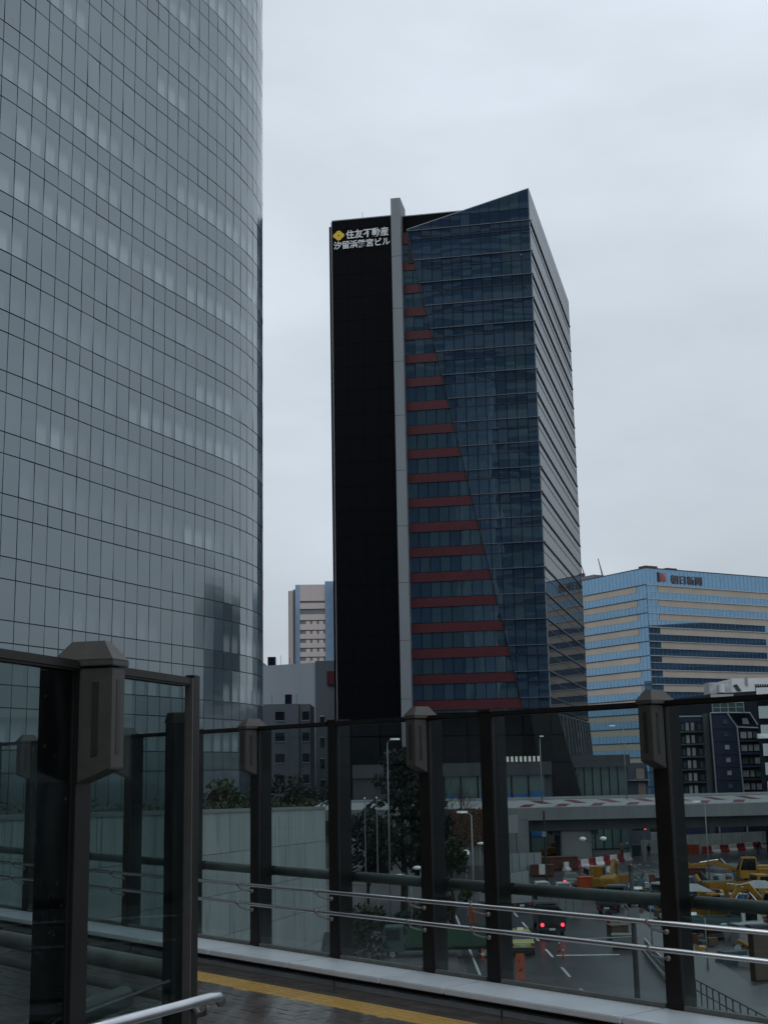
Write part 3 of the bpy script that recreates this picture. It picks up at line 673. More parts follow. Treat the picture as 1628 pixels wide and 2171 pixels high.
# low roofs left of it
q = at(560, 1415, 380); q2 = at(603, 1411, 380)
lo = thing('low_roof_block', 'sliver of a pale low roof beside the curved glass edge', 'building', (q.x - 20, 380, 0)); MB().bb((0, 0, 0), (q2.x - q.x + 20, 25, q.z)).build('wall', 'beige_hazed', lo); MB().bb((8, 1, q.z), (q2.x - q.x + 14, 20, q.z + 1.3)).build('roof_plant', 'far_grey', lo); MB().bb((21.5, 2, q.z + 1.31), (23, 4, q.z + 3)).build('tank', 'far_grey', lo)

# mid grey blocks under it
q = at(665, 1405, 262); g1 = thing('grey_block', 'plain pale grey building with a darker windowed end wall', 'building', (q.x, 262, 0), R(0)); hz = q.z
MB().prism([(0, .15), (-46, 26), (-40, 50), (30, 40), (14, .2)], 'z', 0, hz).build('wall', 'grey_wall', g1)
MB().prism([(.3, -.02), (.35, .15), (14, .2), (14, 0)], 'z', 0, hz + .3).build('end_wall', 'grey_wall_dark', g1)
for j in range(6):
    for xx in (1.2, 4.5, 8):
        f_ = MB().bb((xx, -.10, hz - 12.5 - j * 4.1), (xx + .75, -.021, hz - 10.7 - j * 4.1)).build('window', 'window_dark', g1); MB().bb((xx - .1, -.3, hz - 10.68 - j * 4.1), (xx + .85, -.03, hz - 10.5 - j * 4.1)).build('hood', 'concrete_light', f_)
MB().bb((2.6, -.5, hz - 4.4), (4.6, -.04, hz - 1.8)).build('sign_board', 'red_panel', g1)
MB().tube([(-12, 9, hz), (-12, 9, hz + 2.2)], .12, 5).build('roof_pipe', 'pole_dark', g1); MB().box((-9, 8, hz + 1.0), (1.6, 1.6, 1.8)).build('tank', 'window_dark', g1)
for xx, h_ in ((-5.2, 1.6), (-1.2, 1.9)): MB().tube([(xx, 6, hz), (xx, 6, hz + h_)], .06, 4).build('antenna', 'pole_dark', g1)
for xx, yy, w_, h_ in ((-18, 14, 3.0, 1.3), (-26, 18, 2.2, 1.8), (6, 6, 2.6, 1.2)): MB().bb((xx, yy, hz), (xx + w_, yy + 2, hz + h_)).build('roof_plant', 'far_grey', g1)
for xx in (-20, -14.5, -7.5): MB().tube([(xx, 12, hz), (xx, 12, hz + 2.6)], .05, 4).build('antenna', 'pole_dark', g1)
q = at(657, 1492, 236); g2 = thing('dark_grey_block', 'dark grey apartment block with two columns of square windows', 'building', (q.x, 236, 0), R(0)); hz = q.z; sp_ = 236 / 2785
MB().bb((-30, 0, 0), (-2.0, 16, hz)).build('wall', 'grey_wall_dark', g2); MB().bb((-1.98, .35, 0), (0, 14, hz - .05)).build('side_wall', 'grey_wall_dark', g2)
for j in range(6):
    zz = hz - (16 + j * 43.5) * sp_
    for (xa, xb) in ((-73, -54), (-16.5, -2.5), (-120, -100)):
        y_ = -.02 if xa != -16.5 else .33
        w_ = MB().bb((xa * sp_, y_ - .05, zz - 18 * sp_), (xb * sp_, y_, zz)).build('window', 'window_dark', g2); MB().bb((xa * sp_ - .1, y_ - .16, zz - 19.5 * sp_), (xb * sp_ + .1, y_, zz - 18.2 * sp_)).build('sill', 'grey_wall', w_)
MB().bb((-4.6, 2, hz), (-3.4, 4, hz + 1.8)).build('roof_hut', 'window_dark', g2)
for xx in (-7.0, -2.6): MB().tube([(xx, 3, hz), (xx, 3, hz + 1.9)], .05, 4).build('antenna', 'pole_dark', g2)

# podium shops at the foot of the wedge tower
q = at(935, 1612, 196); q2 = at(1152, 1606, 196); pd = thing('podium', 'low shop podium with blue posters behind tall glass bays', 'building', (q.x - 3, 195.5, 0), R(-2)); zt_ = q2.z - .6
wd = q2.x - q.x + 3
MB().bb((-10, .3, 0), (wd + 1.0, 6.5, zt_)).build('core', 'concrete_dark', pd); MB().bb((-10, -.25, zt_ - 1.9), (wd + 1.0, .28, zt_)).build('fascia', 'concrete_dark', pd)
nb = 9; bw = (wd + 4) / nb
for i in range(nb):
    x0 = -4 + i * bw
    MB().bb((x0 + .12, .1, .3), (x0 + bw - .12, .28, zt_ - 1.95)).build('glass_bay', 'shop_glass', pd)
    MB().bb((x0 - .1, -.05, 0), (x0 + .1, .3, zt_ - 1.92)).build('bay_post', 'soft_black', pd)
    if i in (3, 5, 6, 7, 8): MB().bb((x0 + .16, .02, 2.6), (x0 + bw - .16, .09, zt_ - (4.6 if i % 2 else 4.2))).build('poster', 'poster_blue', pd)
for i in range(8):
    xx = wd - 5.5 + i * .64; MB().bb((xx, -.2, zt_ + .02), (xx + .33, .1, zt_ + .78)).build('vent_light', 'lit_white', pd)
q = at(1186, 1603, 205); q2 = at(1325, 1598, 205); pr = thing('glass_pavilion', 'flat-roofed glass pavilion to the right of the tower foot', 'building', (q.x, 204, 0), R(-1)); zt_ = q.z; wd = q2.x - q.x
MB().bb((.2, .4, 0), (wd, 9, zt_ - 1.8)).build('core', 'concrete_dark', pr); MB().bb((-.2, -.5, zt_ - 1.78), (wd + .4, 9.2, zt_)).build('roof', 'concrete_dark', pr)
for i in range(6):
    x0 = 2.2 + i * (wd - 2.4) / 6; MB().bb((x0 + .08, .15, .2), (x0 + (wd - 2.4) / 6 - .08, .38, zt_ - 1.8)).build('glass_bay', 'shop_glass', pr); MB().bb((x0 - .07, .02, 0), (x0 + .07, .39, zt_ - 1.8)).build('bay_post', 'soft_black', pr)

# ---- right-hand cluster behind the ramp
def zat(px, py, Y): return at(px, py, Y).z
def xat(px, py, Y): return at(px, py, Y).x
Y0 = 214; u = Y0 / 2785
n1 = thing('navy_flats', 'dark navy block of flats with paired pale windows and a grey stair shaft', 'building', (xat(1425, 1600, Y0), Y0, 0)); h1 = zat(1440, 1521, Y0)
MB().bb((0, 0, 0), (67 * u, 12, h1)).build('wall', 'navy', n1); MB().bb((1, .8, h1), (66 * u, 12, h1 + 28 * u)).build('upper_wall', 'navy_dark', n1); MB().bb((-.1, -.15, h1), (67 * u, .1, h1 + .22)).build('coping', 'pale_frame', n1)
MB().bb((67.1 * u, -.5, 0), (89 * u, 12, h1 + 6 * u)).build('stair_shaft', 'stair_grey', n1)
for j in range(7):
    zz = h1 - (12 + 25.8 * j) * u
    MB().bb((19 * u, -.03, zz - 17 * u), (65 * u, .0, zz + 3 * u)).build('loggia', 'navy_dark', n1)
    for xa in (22, 31, 42, 57):
        if xa in (31, 42): MB().bb((xa * u, -.16, zz - 16 * u), ((xa + 6.5) * u, -.04, zz)).build('window', 'window_pale', n1)
        else: MB().bb((xa * u, -.12, zz - 15 * u), ((xa + 6) * u, -.04, zz - 3 * u)).build('window', 'teal', n1)
    MB().bb((18 * u, -.5, zz - 20 * u), (66 * u, -.02, zz - 17.5 * u)).build('balcony_slab', 'stair_grey', n1)
Y0 = 210; u = Y0 / 2785
n2 = thing('navy_tower_flats', 'navy block of flats with a white-framed slanting corner and roof terrace', 'building', (xat(1511, 1600, Y0), Y0, 0), R(-8)); h2 = zat(1520, 1512, Y0)
MB().prism([(0, 0), (35 * u, 0), (53 * u, 0), (53 * u, -0)], 'z', 0, .01)
MB().prism([(0, 0), (53 * u, 0), (53 * u, h2 - 30 * u), (34 * u, h2), (0, h2)], 'y', 0, 12).build('wall', 'navy', n2)
MB().prism([(53.1 * u, 0), (100 * u, 0), (100 * u, h2 - 33 * u), (82 * u, h2 - 2 * u), (36 * u, h2 - 1 * u), (53.1 * u, h2 - 30 * u)], 'y', 1.0, 12).build('bay_wall', 'navy_dark', n2)
def bar(pts, r, mat, parent, name='frame'): return MB().tube(pts, r, 5).build(name, mat, parent)
for pl in ([(34 * u, -.1, h2), (53 * u, -.1, h2 - 30 * u), (60 * u, -.1, 0)], [(34 * u, -.1, h2), (82 * u, .8, h2 - 1 * u), (100 * u, .8, h2 - 33 * u)], [(53 * u, .8, h2 - 30 * u), (100 * u, .8, h2 - 33 * u)], [(0, -.1, h2), (34 * u, -.1, h2)], [(0, -.1, h2), (4 * u, -.1, 0)]): bar(pl, .13, 'pale_frame', n2)
MB().prism([(48 * u, h2 - 9 * u), (80 * u, h2 - 8 * u), (88 * u, h2 - 24 * u), (58 * u, h2 - 25 * u)], 'y', .93, .99).build('skylight', 'window_dark', n2); MB().prism([(66 * u, h2 - 12 * u), (76 * u, h2 - 12 * u), (80 * u, h2 - 24 * u), (66 * u, h2 - 24 * u)], 'y', .85, .925).build('blind', 'window_pale', n2)
for j in range(7):
    zz = h2 - (14 + 26.3 * j) * u
    MB().bb(((25 + j * .4) * u, -.1, zz - 9 * u), ((34 + j * .4) * u, -.02, zz)).build('window', 'window_pale' if 1 < j < 5 else 'teal', n2)
    MB().bb((0, -.06, zz - 19.5 * u), (53 * u, -.02, zz - 18.8 * u)).build('string_course', 'navy_dark', n2)
    if j:
        z2 = zz + 1 * u
        MB().bb((58 * u, .9, z2 - 17 * u), (98 * u, .98, z2)).build('loggia', 'window_dark', n2)
        for xa, w_ in ((60, 12), (75, 8), (86, 10)): MB().bb((xa * u, .78, z2 - 14 * u), ((xa + w_) * u, .89, z2 - 1 * u)).build('window', 'window_pale' if (j + xa) % 3 else 'teal', n2)
        MB().bb((57 * u, .3, z2 - 21 * u), (99 * u, .98, z2 - 17.2 * u)).build('balcony', 'navy', n2)
for xa in range(0, 5): bar([((6 + xa * 16) * u, .5, h2), ((6 + xa * 16) * u, .5, h2 + 21 * u)], .09, 'pale_frame', n2, 'terrace_post')
for zz in (h2 + 20.5 * u, h2 + 11 * u): bar([(6 * u, .5, zz), (70 * u, .5, zz)], .08, 'pale_frame', n2, 'terrace_rail')
MB().bb((6.5 * u, .46, h2 + .1), (69.5 * u, .5, h2 + 20 * u)).build('terrace_glass', 'teal', n2)
Y0 = 190; u = Y0 / 2785
n3 = thing('banded_flats', 'dark block of flats with white balcony bands at the right edge', 'building', (xat(1611, 1600, Y0), Y0, 0), R(-17)); h3 = zat(1620, 1455, Y0)
MB().bb((0, 0, 0), (60, 14, h3)).build('wall', 'navy_dark', n3)
for j in range(8):
    zz = h3 - (4 + 38.5 * j) * u
    MB().bb((.15 + j * .12, -1.2, zz - 25 * u), (60, -.02, zz)).build('balcony_band', 'white_band', n3)
    MB().bb((1.5, -.06, zz - 37 * u), (58, -.02, zz - 26 * u)).build('window', 'window_dark', n3)
Y0 = 235; u = Y0 / 2785
n4 = thing('rooftop_block', 'black flat-roofed block with pale water tank behind the navy flats', 'building', (xat(1428, 1600, Y0), Y0, 0)); h4 = zat(1500, 1474, Y0)
MB().prism([(0, 0), (190 * u, 0), (190 * u, h4 + 7 * u), (100 * u, h4 + 3 * u), (0, h4 - 7 * u)], 'y', 0, 16).build('wall', 'navy_dark', n4)
MB().bb((84 * u, -.3, h4 - 5 * u), (132 * u, -.02, h4 + 1 * u)).build('terrace', 'pale_frame', n4)
MB().bb((86 * u, 1, h4 + 3 * u), (130 * u, 5, h4 + 27 * u)).build('tank_screen', 'window_pale', n4)
MB().tube([(110 * u, .6, h4 + 5 * u), (110 * u, .6, h4 + 22 * u)], 7 * u, 12).build('water_tank', 'white_band', n4)
MB().bb((6 * u, -.1, h4 - 26 * u), (11 * u, -.02, h4 - 15 * u)).build('sign_board', 'pink_panel', n4)
Y0 = 262; u = Y0 / 2785
n5 = thing('pale_roof_block', 'pale grey upper storeys of a building peeping over the flats at right', 'building', (xat(1562, 1600, Y0), Y0, 0)); h5 = zat(1600, 1438, Y0)
MB().bb((0, 0, 0), (110, 14, h5)).build('wall', 'white_band', n5); MB().bb((28 * u, -.3, h5 - 14 * u), (33 * u, -.02, h5 + 2 * u)).build('pilaster', 'concrete_light', n5)
for xa in range(8): MB().bb(((48 + xa * 5) * u, -.1, h5 - 20 * u), ((51.5 + xa * 5) * u, -.02, h5 - 13 * u)).build('window', 'window_dark', n5)
MB().prism([(2 * u, h5 - 14 * u), (10 * u, h5 - 12 * u), (18 * u, h5 - 26 * u), (10 * u, h5 - 26 * u)], 'y', -.25, -.02).build('stair_roof', 'window_dark', n5)
Y0 = 208; u = Y0 / 2785
n6 = thing('small_shop', 'small dark shop building with pink sign panels beside the lamp post', 'building', (xat(1324, 1650, Y0), Y0, 0)); h6 = zat(1340, 1618, Y0)
MB().bb((0, 0, 0), (48 * u, 10, h6)).build('wall', 'grey_wall_dark', n6); MB().bb((24 * u, -.14, h6 - 33 * u), (41 * u, -.02, h6 - 12 * u)).build('sign_panel', 'pink_panel', n6); MB().bb((27 * u, -.14, h6 - 66 * u), (42 * u, -.02, h6 - 42 * u)).build('sign_panel', 'pink_panel', n6); MB().bb((42.5 * u, -.08, h6 - 45 * u), (48 * u, -.02, h6 - 10 * u)).build('window', 'navy', n6); MB().bb((-2 * u, -.8, h6 - 36 * u), (49 * u, -.02, h6 - 34.5 * u)).build('awning', 'pale_frame', n6)

# outside the view: tower added for dark reflections, office known by its mirror image
mt_ = thing('added_mirror_tower', 'unseen dark tower added behind the viewpoint, mirrored in the wedge tower front', 'tower', (-72, -45, 0), R(-16))  # added, unseen: placed and sized to darken reflections and dim light from behind
MB().bb((-50, -20, 0), (50, 20, 222)).build('wall', 'dark_glass', mt_)
for j in range(17): MB().bb((-50.2, 20.02, 4 + j * 12.6), (50.2, 20.4, 9.5 + j * 12.6 + (j % 3))).build('spandrel', 'concrete_light', mt_)  # broad pale bands shaped to make streaks in the mirror image
mo = thing('mirrored_office', 'dark office block right of the view, mirrored in the striped office', 'building', (215, 330, 0), R(-14))
MB().bb((0, -60, 0), (25, 40, 66)).build('wall', 'grey_wall_dark', mo); MB().bb((2, -40, 66), (22, -10, 70)).build('roof_plant', 'far_grey', mo)
for j in range(16): MB().bb((-.3, -60, 2 + j * 4.1), (-.02, 40, 4 + j * 4.1)).build('window_band', 'dark_glass', mo)

# ================================================================== CONCRETE WALL AND ELEVATED ROAD
A_ = at(435, 1725, 40); B_ = at(689.5, 1716, 53); wd_ = Vector((B_.x - A_.x, B_.y - A_.y, 0)); wl = wd_.length; ang = math.atan2(wd_.y, wd_.x)
cw_ = thing('panel_wall', 'grey-green concrete wall of large stained panels behind the fence', 'wall', (A_.x, A_.y, 0), ang)
topz = lambda x: A_.z + (B_.z - A_.z) * x / wl
MB().prism([(-26, 0), (wl - .02, 0), (wl - .02, topz(wl) - .05), (-26, topz(-26) - .05)], 'y', .06, .9).build('core', 'wall_joint', cw_)
PW = 2.35
for r_ in range(9):
    x = -26 + (r_ % 2) * PW / 2
    while x < wl - .05:
        x1 = min(x + PW, wl)
        dz = -.30 * r_ * 0
        z1a, z1b = topz(x) - 1.22 * r_, topz(x1) - 1.22 * r_
        if z1a > 0: MB().prism([(x + .012, max(z1a - 1.205, 0)), (x1 - .012, max(z1b - 1.205, 0)), (x1 - .012, z1b), (x + .012, z1a)], 'y', .0, .055).build('concrete_panel', 'wall_panel', cw_)
        x = x1
MB().prism([(-26, topz(-26) + .002), (wl, topz(wl) + .002), (wl, topz(wl) + .10), (-26, topz(-26) + .10)], 'y', -.04, .95).build('coping', 'concrete', cw_)
MB().prism([(wl - 4.6, .1), (wl - 3.3, .1), (wl + .2, 5.6), (wl - .35, 6.4)], 'y', -.5, -.03).build('ramp_parapet', 'concrete_dark', cw_)

er = thing('elevated_road', 'curving elevated road ramp with red arrow markings on its deck', 'bridge')
def bank(Y, x): return 7.05 + (Y - 176.3) * .095 + (x - 20) * .004
edge = [(-14, 190), (-4, 184), (6, 179), (13, 176.6), (18, 176), (30, 175.6), (50, 175.6), (75, 177.5), (110, 184)]
def ribbon(prof, name, mat, parent, i0=0, i1=None):
    """prof: list of (offset away from us, height) swept along the edge line"""
    pts = edge[i0:i1]; v = []; n = len(prof)
    for (x, y) in pts: v += [(x, y + o, z + (x - 20) * .004) for (o, z) in prof]
    f = [(i * n + k, i * n + (k + 1) % n, (i + 1) * n + (k + 1) % n, (i + 1) * n + k) for i in range(len(pts) - 1) for k in range(n)]
    f += [tuple(range(n)), tuple(range((len(pts) - 1) * n, len(pts) * n))]
    return MB().add(v, f).build(name, mat, parent)
ribbon([(.35, 6.0), (10.2, 6.9), (10.2, 8.0), (.35, 7.05)], 'deck', 'concrete_light', er)
ribbon([(-.02, 5.75), (.33, 5.75), (.33, 7.30), (-.02, 7.22)], 'parapet', 'concrete', er)
ribbon([(-.25, 5.62), (.5, 5.62), (.5, 5.74), (-.25, 5.74)], 'cornice', 'concrete', er, 4)
ribbon([(.9, 4.2), (8.5, 4.2), (8.5, 5.95), (.9, 5.6)], 'girder', 'concrete_dark', er, 4)
ribbon([(10.0, 8.02), (10.3, 8.02), (10.3, 8.35), (10.0, 8.35)], 'far_parapet', 'concrete_light', er)
ribbon([(-.2, 0), (9, 0), (9, 5.9), (-.2, 5.7)], 'abutment', 'concrete', er, 1, 5)
def ey(x):
    for (a, b_), (c, d_) in zip(edge, edge[1:]):
        if a <= x <= c: return b_ + (d_ - b_) * (x - a) / (c - a)
    return 176
def road_pt(x, o): return (x, ey(x) + o, 7.05 + (o - .35) / 9.85 * .95 + (x - 20) * .004 + .008)
x = 16.8
for i in range(12):
    for s_, o0, o1 in ((1, 1.6, 5.2), (-1, 5.4, 9.2)):
        a = x + (0 if s_ > 0 else 2.3); p0 = a if s_ > 0 else a + 1.3; p1 = a + 1.3 if s_ > 0 else a
        MB().add([road_pt(p0, o0), road_pt(p0 + 1.5, o0), road_pt(p1 + 1.5, o1), road_pt(p1, o1)], [(0, 1, 2, 3)]).build('red_arrow_stroke', 'red_mark', er)
    x += 4.7
for x in (24.3, 64, 90):
    MB().prism([(x - 2.0, 177.2 + ey(x) - 176), (x + 2.0, 177.2 + ey(x) - 176), (x + 2.0, 183), (x - 2.0, 183)], 'z', 0, 4.25).build('pier', 'concrete', er, bevel=.15)
    MB().bb((x - 3, 177.5, 3.6), (x + 3, 183, 4.19)).build('pier_head', 'concrete_dark', er)
# dry creeper on the abutment
iv = MB(); ri = random.Random(5)
for i in range(1500):
    x = ri.uniform(5.5, 14.6); z = ri.uniform(2.6, 7.3) - abs(ri.gauss(0, .2)); y = ey(x) - .28 - ri.random() * .25; r_ = ri.uniform(.10, .26); a = ri.random() * 6
    iv.add([(x + r_ * math.cos(a), y, z + r_ * math.sin(a)), (x - r_ * math.sin(a), y - .1, z + r_ * math.cos(a)), (x - r_ * math.cos(a), y + .02, z - r_ * math.sin(a)), (x + r_ * math.sin(a), y - .05, z - r_ * math.cos(a))], [(0, 1, 2, 3)])
ivo = iv.build('dry_creeper', 'ivy'); tag(ivo, 'brown dry creeper covering the elevated road abutment', 'creeper', kind='stuff')

# ================================================================== TREES AND SHRUBS
def leaves(mb, c, rad, n, size, rng, shell=.55):
    for _ in range(n):
        while True:
            d = Vector((rng.uniform(-1, 1), rng.uniform(-1, 1), rng.uniform(-1, 1)))
            if shell < d.length < 1 or (d.length < 1 and rng.random() < .25): break
        p = Vector(c) + Vector((d.x * rad[0], d.y * rad[1], d.z * rad[2])); s = size * rng.uniform(.6, 1.4)
        a = Vector((rng.gauss(0, 1), rng.gauss(0, 1), rng.gauss(0, 1))).normalized(); t = a.orthogonal().normalized() * s; w = a.cross(t).normalized() * s * .55
        mb.add([p - t, p + w, p + t * 1.1, p - w], [(0, 1, 2, 3)])
def tree(name, label, loc, h, cr, mat, seed, nclump=16, nleaf=130, size=.22, lean=0, group=None, base=.35):
    rng = random.Random(seed); t = thing(name, label, 'tree', loc, 0, group)
    m = MB().tube([(0, 0, 0), (.1 + lean * .2, 0, h * .25), (lean * .6, .1, h * .55), (lean, 0, h * .8)], h * .022 + .05, 8, h * .006)
    crown = MB()
    for i in range(nclump):
        a = rng.random() * 6.28; zz = h * (base + (1 - base) * (i + .5) / nclump * .97); fr = math.sin(math.pi * min(1, max(.12, (zz / h - base) / (1 - base) * .86 + .12))) ** .6
        rr = cr * fr * rng.uniform(.35, .85); c = (lean * zz / h + rr * math.cos(a), rr * math.sin(a), zz); k = cr * rng.uniform(.28, .48)
        m.tube([(lean * zz / h * .8, 0, max(.2, zz - rr * .9 - .5)), c], h * .006 + .015, 5, .01)
        leaves(crown, c, (k, k, k * .75), nleaf, size, rng)
    m.build('trunk', 'bark', t); crown.build('crown', mat, t); return t
def shrub(label, loc, r, h, mat, seed, n=420, size=.09, group=None):
    rng = random.Random(seed); t = thing('shrub', label, 'shrub', loc, 0, group); crown = MB(); st = MB()
    for i in range(7):
        c = (rng.uniform(-r, r) * .7, rng.uniform(-r, r) * .4, h * rng.uniform(.35, .85)); k = r * rng.uniform(.35, .6)
        st.tube([(c[0] * .3, c[1] * .3, 0), c], .02, 4, .006); leaves(crown, c, (k, k * .7, h * .33), n // 7, size, rng, .3)
    st.build('stems', 'bark', t); crown.build('crown', mat, t); return t
def on_wall(px, back=1.4):
    d = ray(px, 1720); nx, ny = -math.sin(ang), math.cos(ang); o = Vector((A_.x + nx * back, A_.y + ny * back, 0))
    tt = (o.x * nx + o.y * ny) / (d.x * nx + d.y * ny); P = d * tt; s_ = (Vector((P.x, P.y, 0)) - Vector((A_.x, A_.y, 0))).dot(Vector((math.cos(ang), math.sin(ang), 0)))
    return (P.x, P.y, topz(s_) - .1)
for i, (px, r_, h_, mt_2, lb) in enumerate([(448, .75, 1.1, 'leaf_olive', 'leftmost shrub above the panel wall, tall and thin beside the near fence end'), (487, .8, .85, 'leaf_mid', 'yellow-green shrub above the panel wall left of the first lamp post'),
        (545, .9, .8, 'leaf_mid', 'low shrub above the panel wall directly behind the first lamp post'), (597, 1.0, 1.35, 'leaf_dark', 'tallest dark shrub above the panel wall, right of the first lamp post'), (635, .8, .7, 'leaf_olive', 'low olive shrub in the middle of the row above the panel wall'), (670, .9, .95, 'leaf_dark', 'dark shrub above the right end of the panel wall')]):
    shrub(lb, on_wall(px), r_, h_, mt_2, 20 + i, 520, .085, 'shrubs along the panel wall')
ub = MB(); rg = random.Random(2)
for i in range(2600):
    s_ = rg.uniform(-24, wl - .3); y = rg.uniform(.5, 2.2); z = topz(s_) + rg.uniform(-.1, .32) * (1 if rg.random() < .7 else 1.5); r_ = rg.uniform(.04, .09); a = rg.random() * 6
    ub.add([(s_ - r_, y, z), (s_, y + .03, z + r_ * math.cos(a)), (s_ + r_, y, z), (s_, y - .03, z - r_)], [(0, 1, 2, 3)])
u_ = ub.build('hedge_leaves', 'leaf_mid', None, (A_.x, A_.y, 0), ang); tag(u_, 'ground cover trailing along the top of the panel wall', 'ground cover', kind='stuff')
P = G(860, 1905); tree('evergreen_tree', 'big dark evergreen tree in front of the black wall', (at(852, 1700, 118).x, 118, 0), 14.2, 3.6, 'leaf_dark', 31, 26, 170, .26)
tree('evergreen_tree', 'dark round evergreen tree left of the thin flagpoles', (at(775, 1700, 128).x, 128, 0), 8.2, 3.4, 'leaf_dark', 32, 16, 150, .24)
tree('evergreen_tree', 'dark evergreen tree just right of the third lamp post', (at(925, 1800, 122).x, 122, 0), 8.4, 2.6, 'leaf_dark', 33, 15, 140, .22)
tree('young_tree', 'yellow-green leafy young tree beside the street lamp', (at(955, 1800, 108).x, 108, 0), 7.2, 1.6, 'leaf_mid', 34, 14, 120, .16, base=.15)
for i, (px, Y, h_, c_, lb) in enumerate([(775, 96, 3.0, 1.6, 'olive garden bush at the left, below the flagpoles'), (835, 99, 2.6, 1.7, 'dark garden bush below the flagpoles, middle one'), (900, 104, 2.4, 1.4, 'small garden bush behind the second handrail bracket'), (752, 84, 3.6, 1.8, 'bush close to the right end of the panel wall')]):
    shrub(lb, (at(px, 1900, Y).x, Y, .1), c_, h_, ('leaf_mid', 'leaf_dark', 'leaf_olive', 'leaf_dark')[i], 50 + i, 900, .16, 'garden bushes')
# bare winter tree in front of the podium
bt = thing('bare_tree', 'leafless brown tree in front of the shop podium', 'tree', (at(955, 1700, 168).x, 168, 0)); rb2 = random.Random(9); bm_ = MB(); tw_ = MB()
def branch(p, d, ln, r, lev):
    q = p + d * ln; (bm_ if lev < 2 else tw_).tube([p, (p + q) / 2 + Vector((rb2.gauss(0, .05), rb2.gauss(0, .05), 0)) * ln, q], r, 5 if lev < 2 else 3, r * .6, cap=False)
    if lev >= 5: return
    for _ in range(3 if lev < 4 else 2):
        e = (d + Vector((rb2.gauss(0, .42), rb2.gauss(0, .42), rb2.gauss(.12, .25)))).normalized(); branch(q - d * ln * rb2.uniform(0, .35), e, ln * rb2.uniform(.62, .82), r * .55, lev + 1)
branch(Vector((0, 0, 0)), Vector((.05, 0, 1)), 4.4, .2, 0); branch(Vector((0, 0, 2.5)), Vector((-.45, 0, .9)).normalized(), 3.4, .13, 1); branch(Vector((0, 0, 2.8)), Vector((.5, .1, .85)).normalized(), 3.2, .13, 1)
bm_.build('trunk', 'bark_bare', bt); tw_.build('twigs', 'bark_bare', bt)

kq = at(742, 1785, 150); kz = at(742, 1743, 150).z; k_ = thing('gatehouse', 'small white gatehouse with two dark windows behind the flagpoles', 'building', (kq.x, 150, 0))
MB().bb((0, 0, 0), (2.6, 3, kz)).build('wall', 'concrete_light', k_); MB().bb((-.2, -.3, kz), (2.9, 3.2, kz + .15)).build('roof', 'white_band', k_)
for x_ in (.3, 1.25): MB().bb((x_, -.04, kz - 1.75), (x_ + .75, -.002, kz - 1.35)).build('window', 'window_dark', k_)
# ================================================================== STREET FURNITURE
def lamp(label, loc, h, arm=(0, 0), r=.09, head='cobra', mat='pole', group='street lamps', extra=None):
    t = thing('street_lamp', label, 'street lamp', loc, 0, group)
    MB().tube([(0, 0, 0), (0, 0, h * .5), (0, 0, h)], r, 8, r * .55).build('pole', mat, t, smooth=True); MB().tube([(0, 0, 0), (0, 0, .5)], r * 1.6, 8).build('base', mat, t)
    if head == 'cobra':
        ax, ay = arm; MB().tube([(0, 0, h), (ax * .5, ay * .5, h + .18), (ax, ay, h + .2)], r * .4, 6).build('arm', mat, t)
        v = Vector((ax, ay, 0)).normalized() if (ax or ay) else Vector((1, 0, 0)); c = Vector((ax, ay, h + .2)); sd = Vector((-v.y, v.x, 0))
        m = MB().add([c - v * .1 + sd * .1, c + v * .35 + sd * .2, c + v * .7 + sd * .08, c + v * .7 - sd * .08, c + v * .35 - sd * .2, c - v * .1 - sd * .1] + [p + Vector((0, 0, .16)) for p in (c - v * .1 + sd * .06, c + v * .35 + sd * .12, c + v * .7 + sd * .04, c + v * .7 - sd * .04, c + v * .35 - sd * .12, c - v * .1 - sd * .06)],
                     [(0, 1, 2, 3, 4, 5), (6, 7, 8, 9, 10, 11)] + [(i, (i + 1) % 6, 6 + (i + 1) % 6, 6 + i) for i in range(6)]); m.build('lamp_head', 'lamp_white', t)
    elif head == 'globe':
        MB().ball((0, 0, h + .25), .34, 1, 12, 8).build('globe', 'lamp_white', t, smooth=True); MB().tube([(0, 0, h - .12), (0, 0, h)], .16, 8).build('collar', mat, t)
    elif head == 'teardrop':
        ax, ay = arm; MB().tube([(0, 0, h - .3), (ax * .6, ay, h + .1), (ax, ay, h)], r * .5, 6).build('arm', mat, t); m = MB().ball((0, 0, 0), .26, .55, 10, 6); m.v = [(v[0] * (1.9 if v[0] * (ax or 1) < 0 else 1.1) + ax, v[1] + ay, v[2] + h - .1) for v in m.v]; m.build('lamp_head', 'lamp_white', t, smooth=True)
    elif head == 'twin':
        for s_ in (-1, 1):
            MB().tube([(0, 0, h - .5), (s_ * .5, 0, h - .35), (s_ * 1.1, 0, h)], r * .5, 6).build('arm', mat, t); m = MB().ball((s_ * 1.25, 0, h + .05), .42, .6, 10, 6).build('lamp_head', 'lamp_white', t, smooth=True)
    return t
def P_at(px, Y, z=0): p = at(px, 1632, Y); return (p.x, Y, z)
def zof(py, px, Y): return at(px, py, Y).z
lamp('tall slender lamp post rising in front of the black wall', P_at(822, 112), zof(1575, 820, 112), (.35, 0), .07, group='street lamps')
lamp('lamp post on the elevated road, left of the raking column', (at(1147, 1640, 184).x, 184, 7.6), zof(1566, 1145, 184) - 7.6, (.1, -.2), .09)
lamp('lamp post on the elevated road in front of the glass pavilion', (at(1326, 1640, 184).x, 184, 7.7), zof(1543, 1322, 184) - 7.7, (-1.2, 0), .09)
lamp('street lamp over the building site right of the nearest lamp post', P_at(1489, 136), zof(1706, 1487, 136), (-.5, 0), .08)
lamp('street lamp with a flat head beside the yellow-green tree', P_at(996, 104), zof(1730, 992, 104), (-.4, 0), .09)
lamp('street lamp half hidden by the plain fence post', P_at(1021, 107), zof(1728, 1019, 107), (.3, .4), .08)
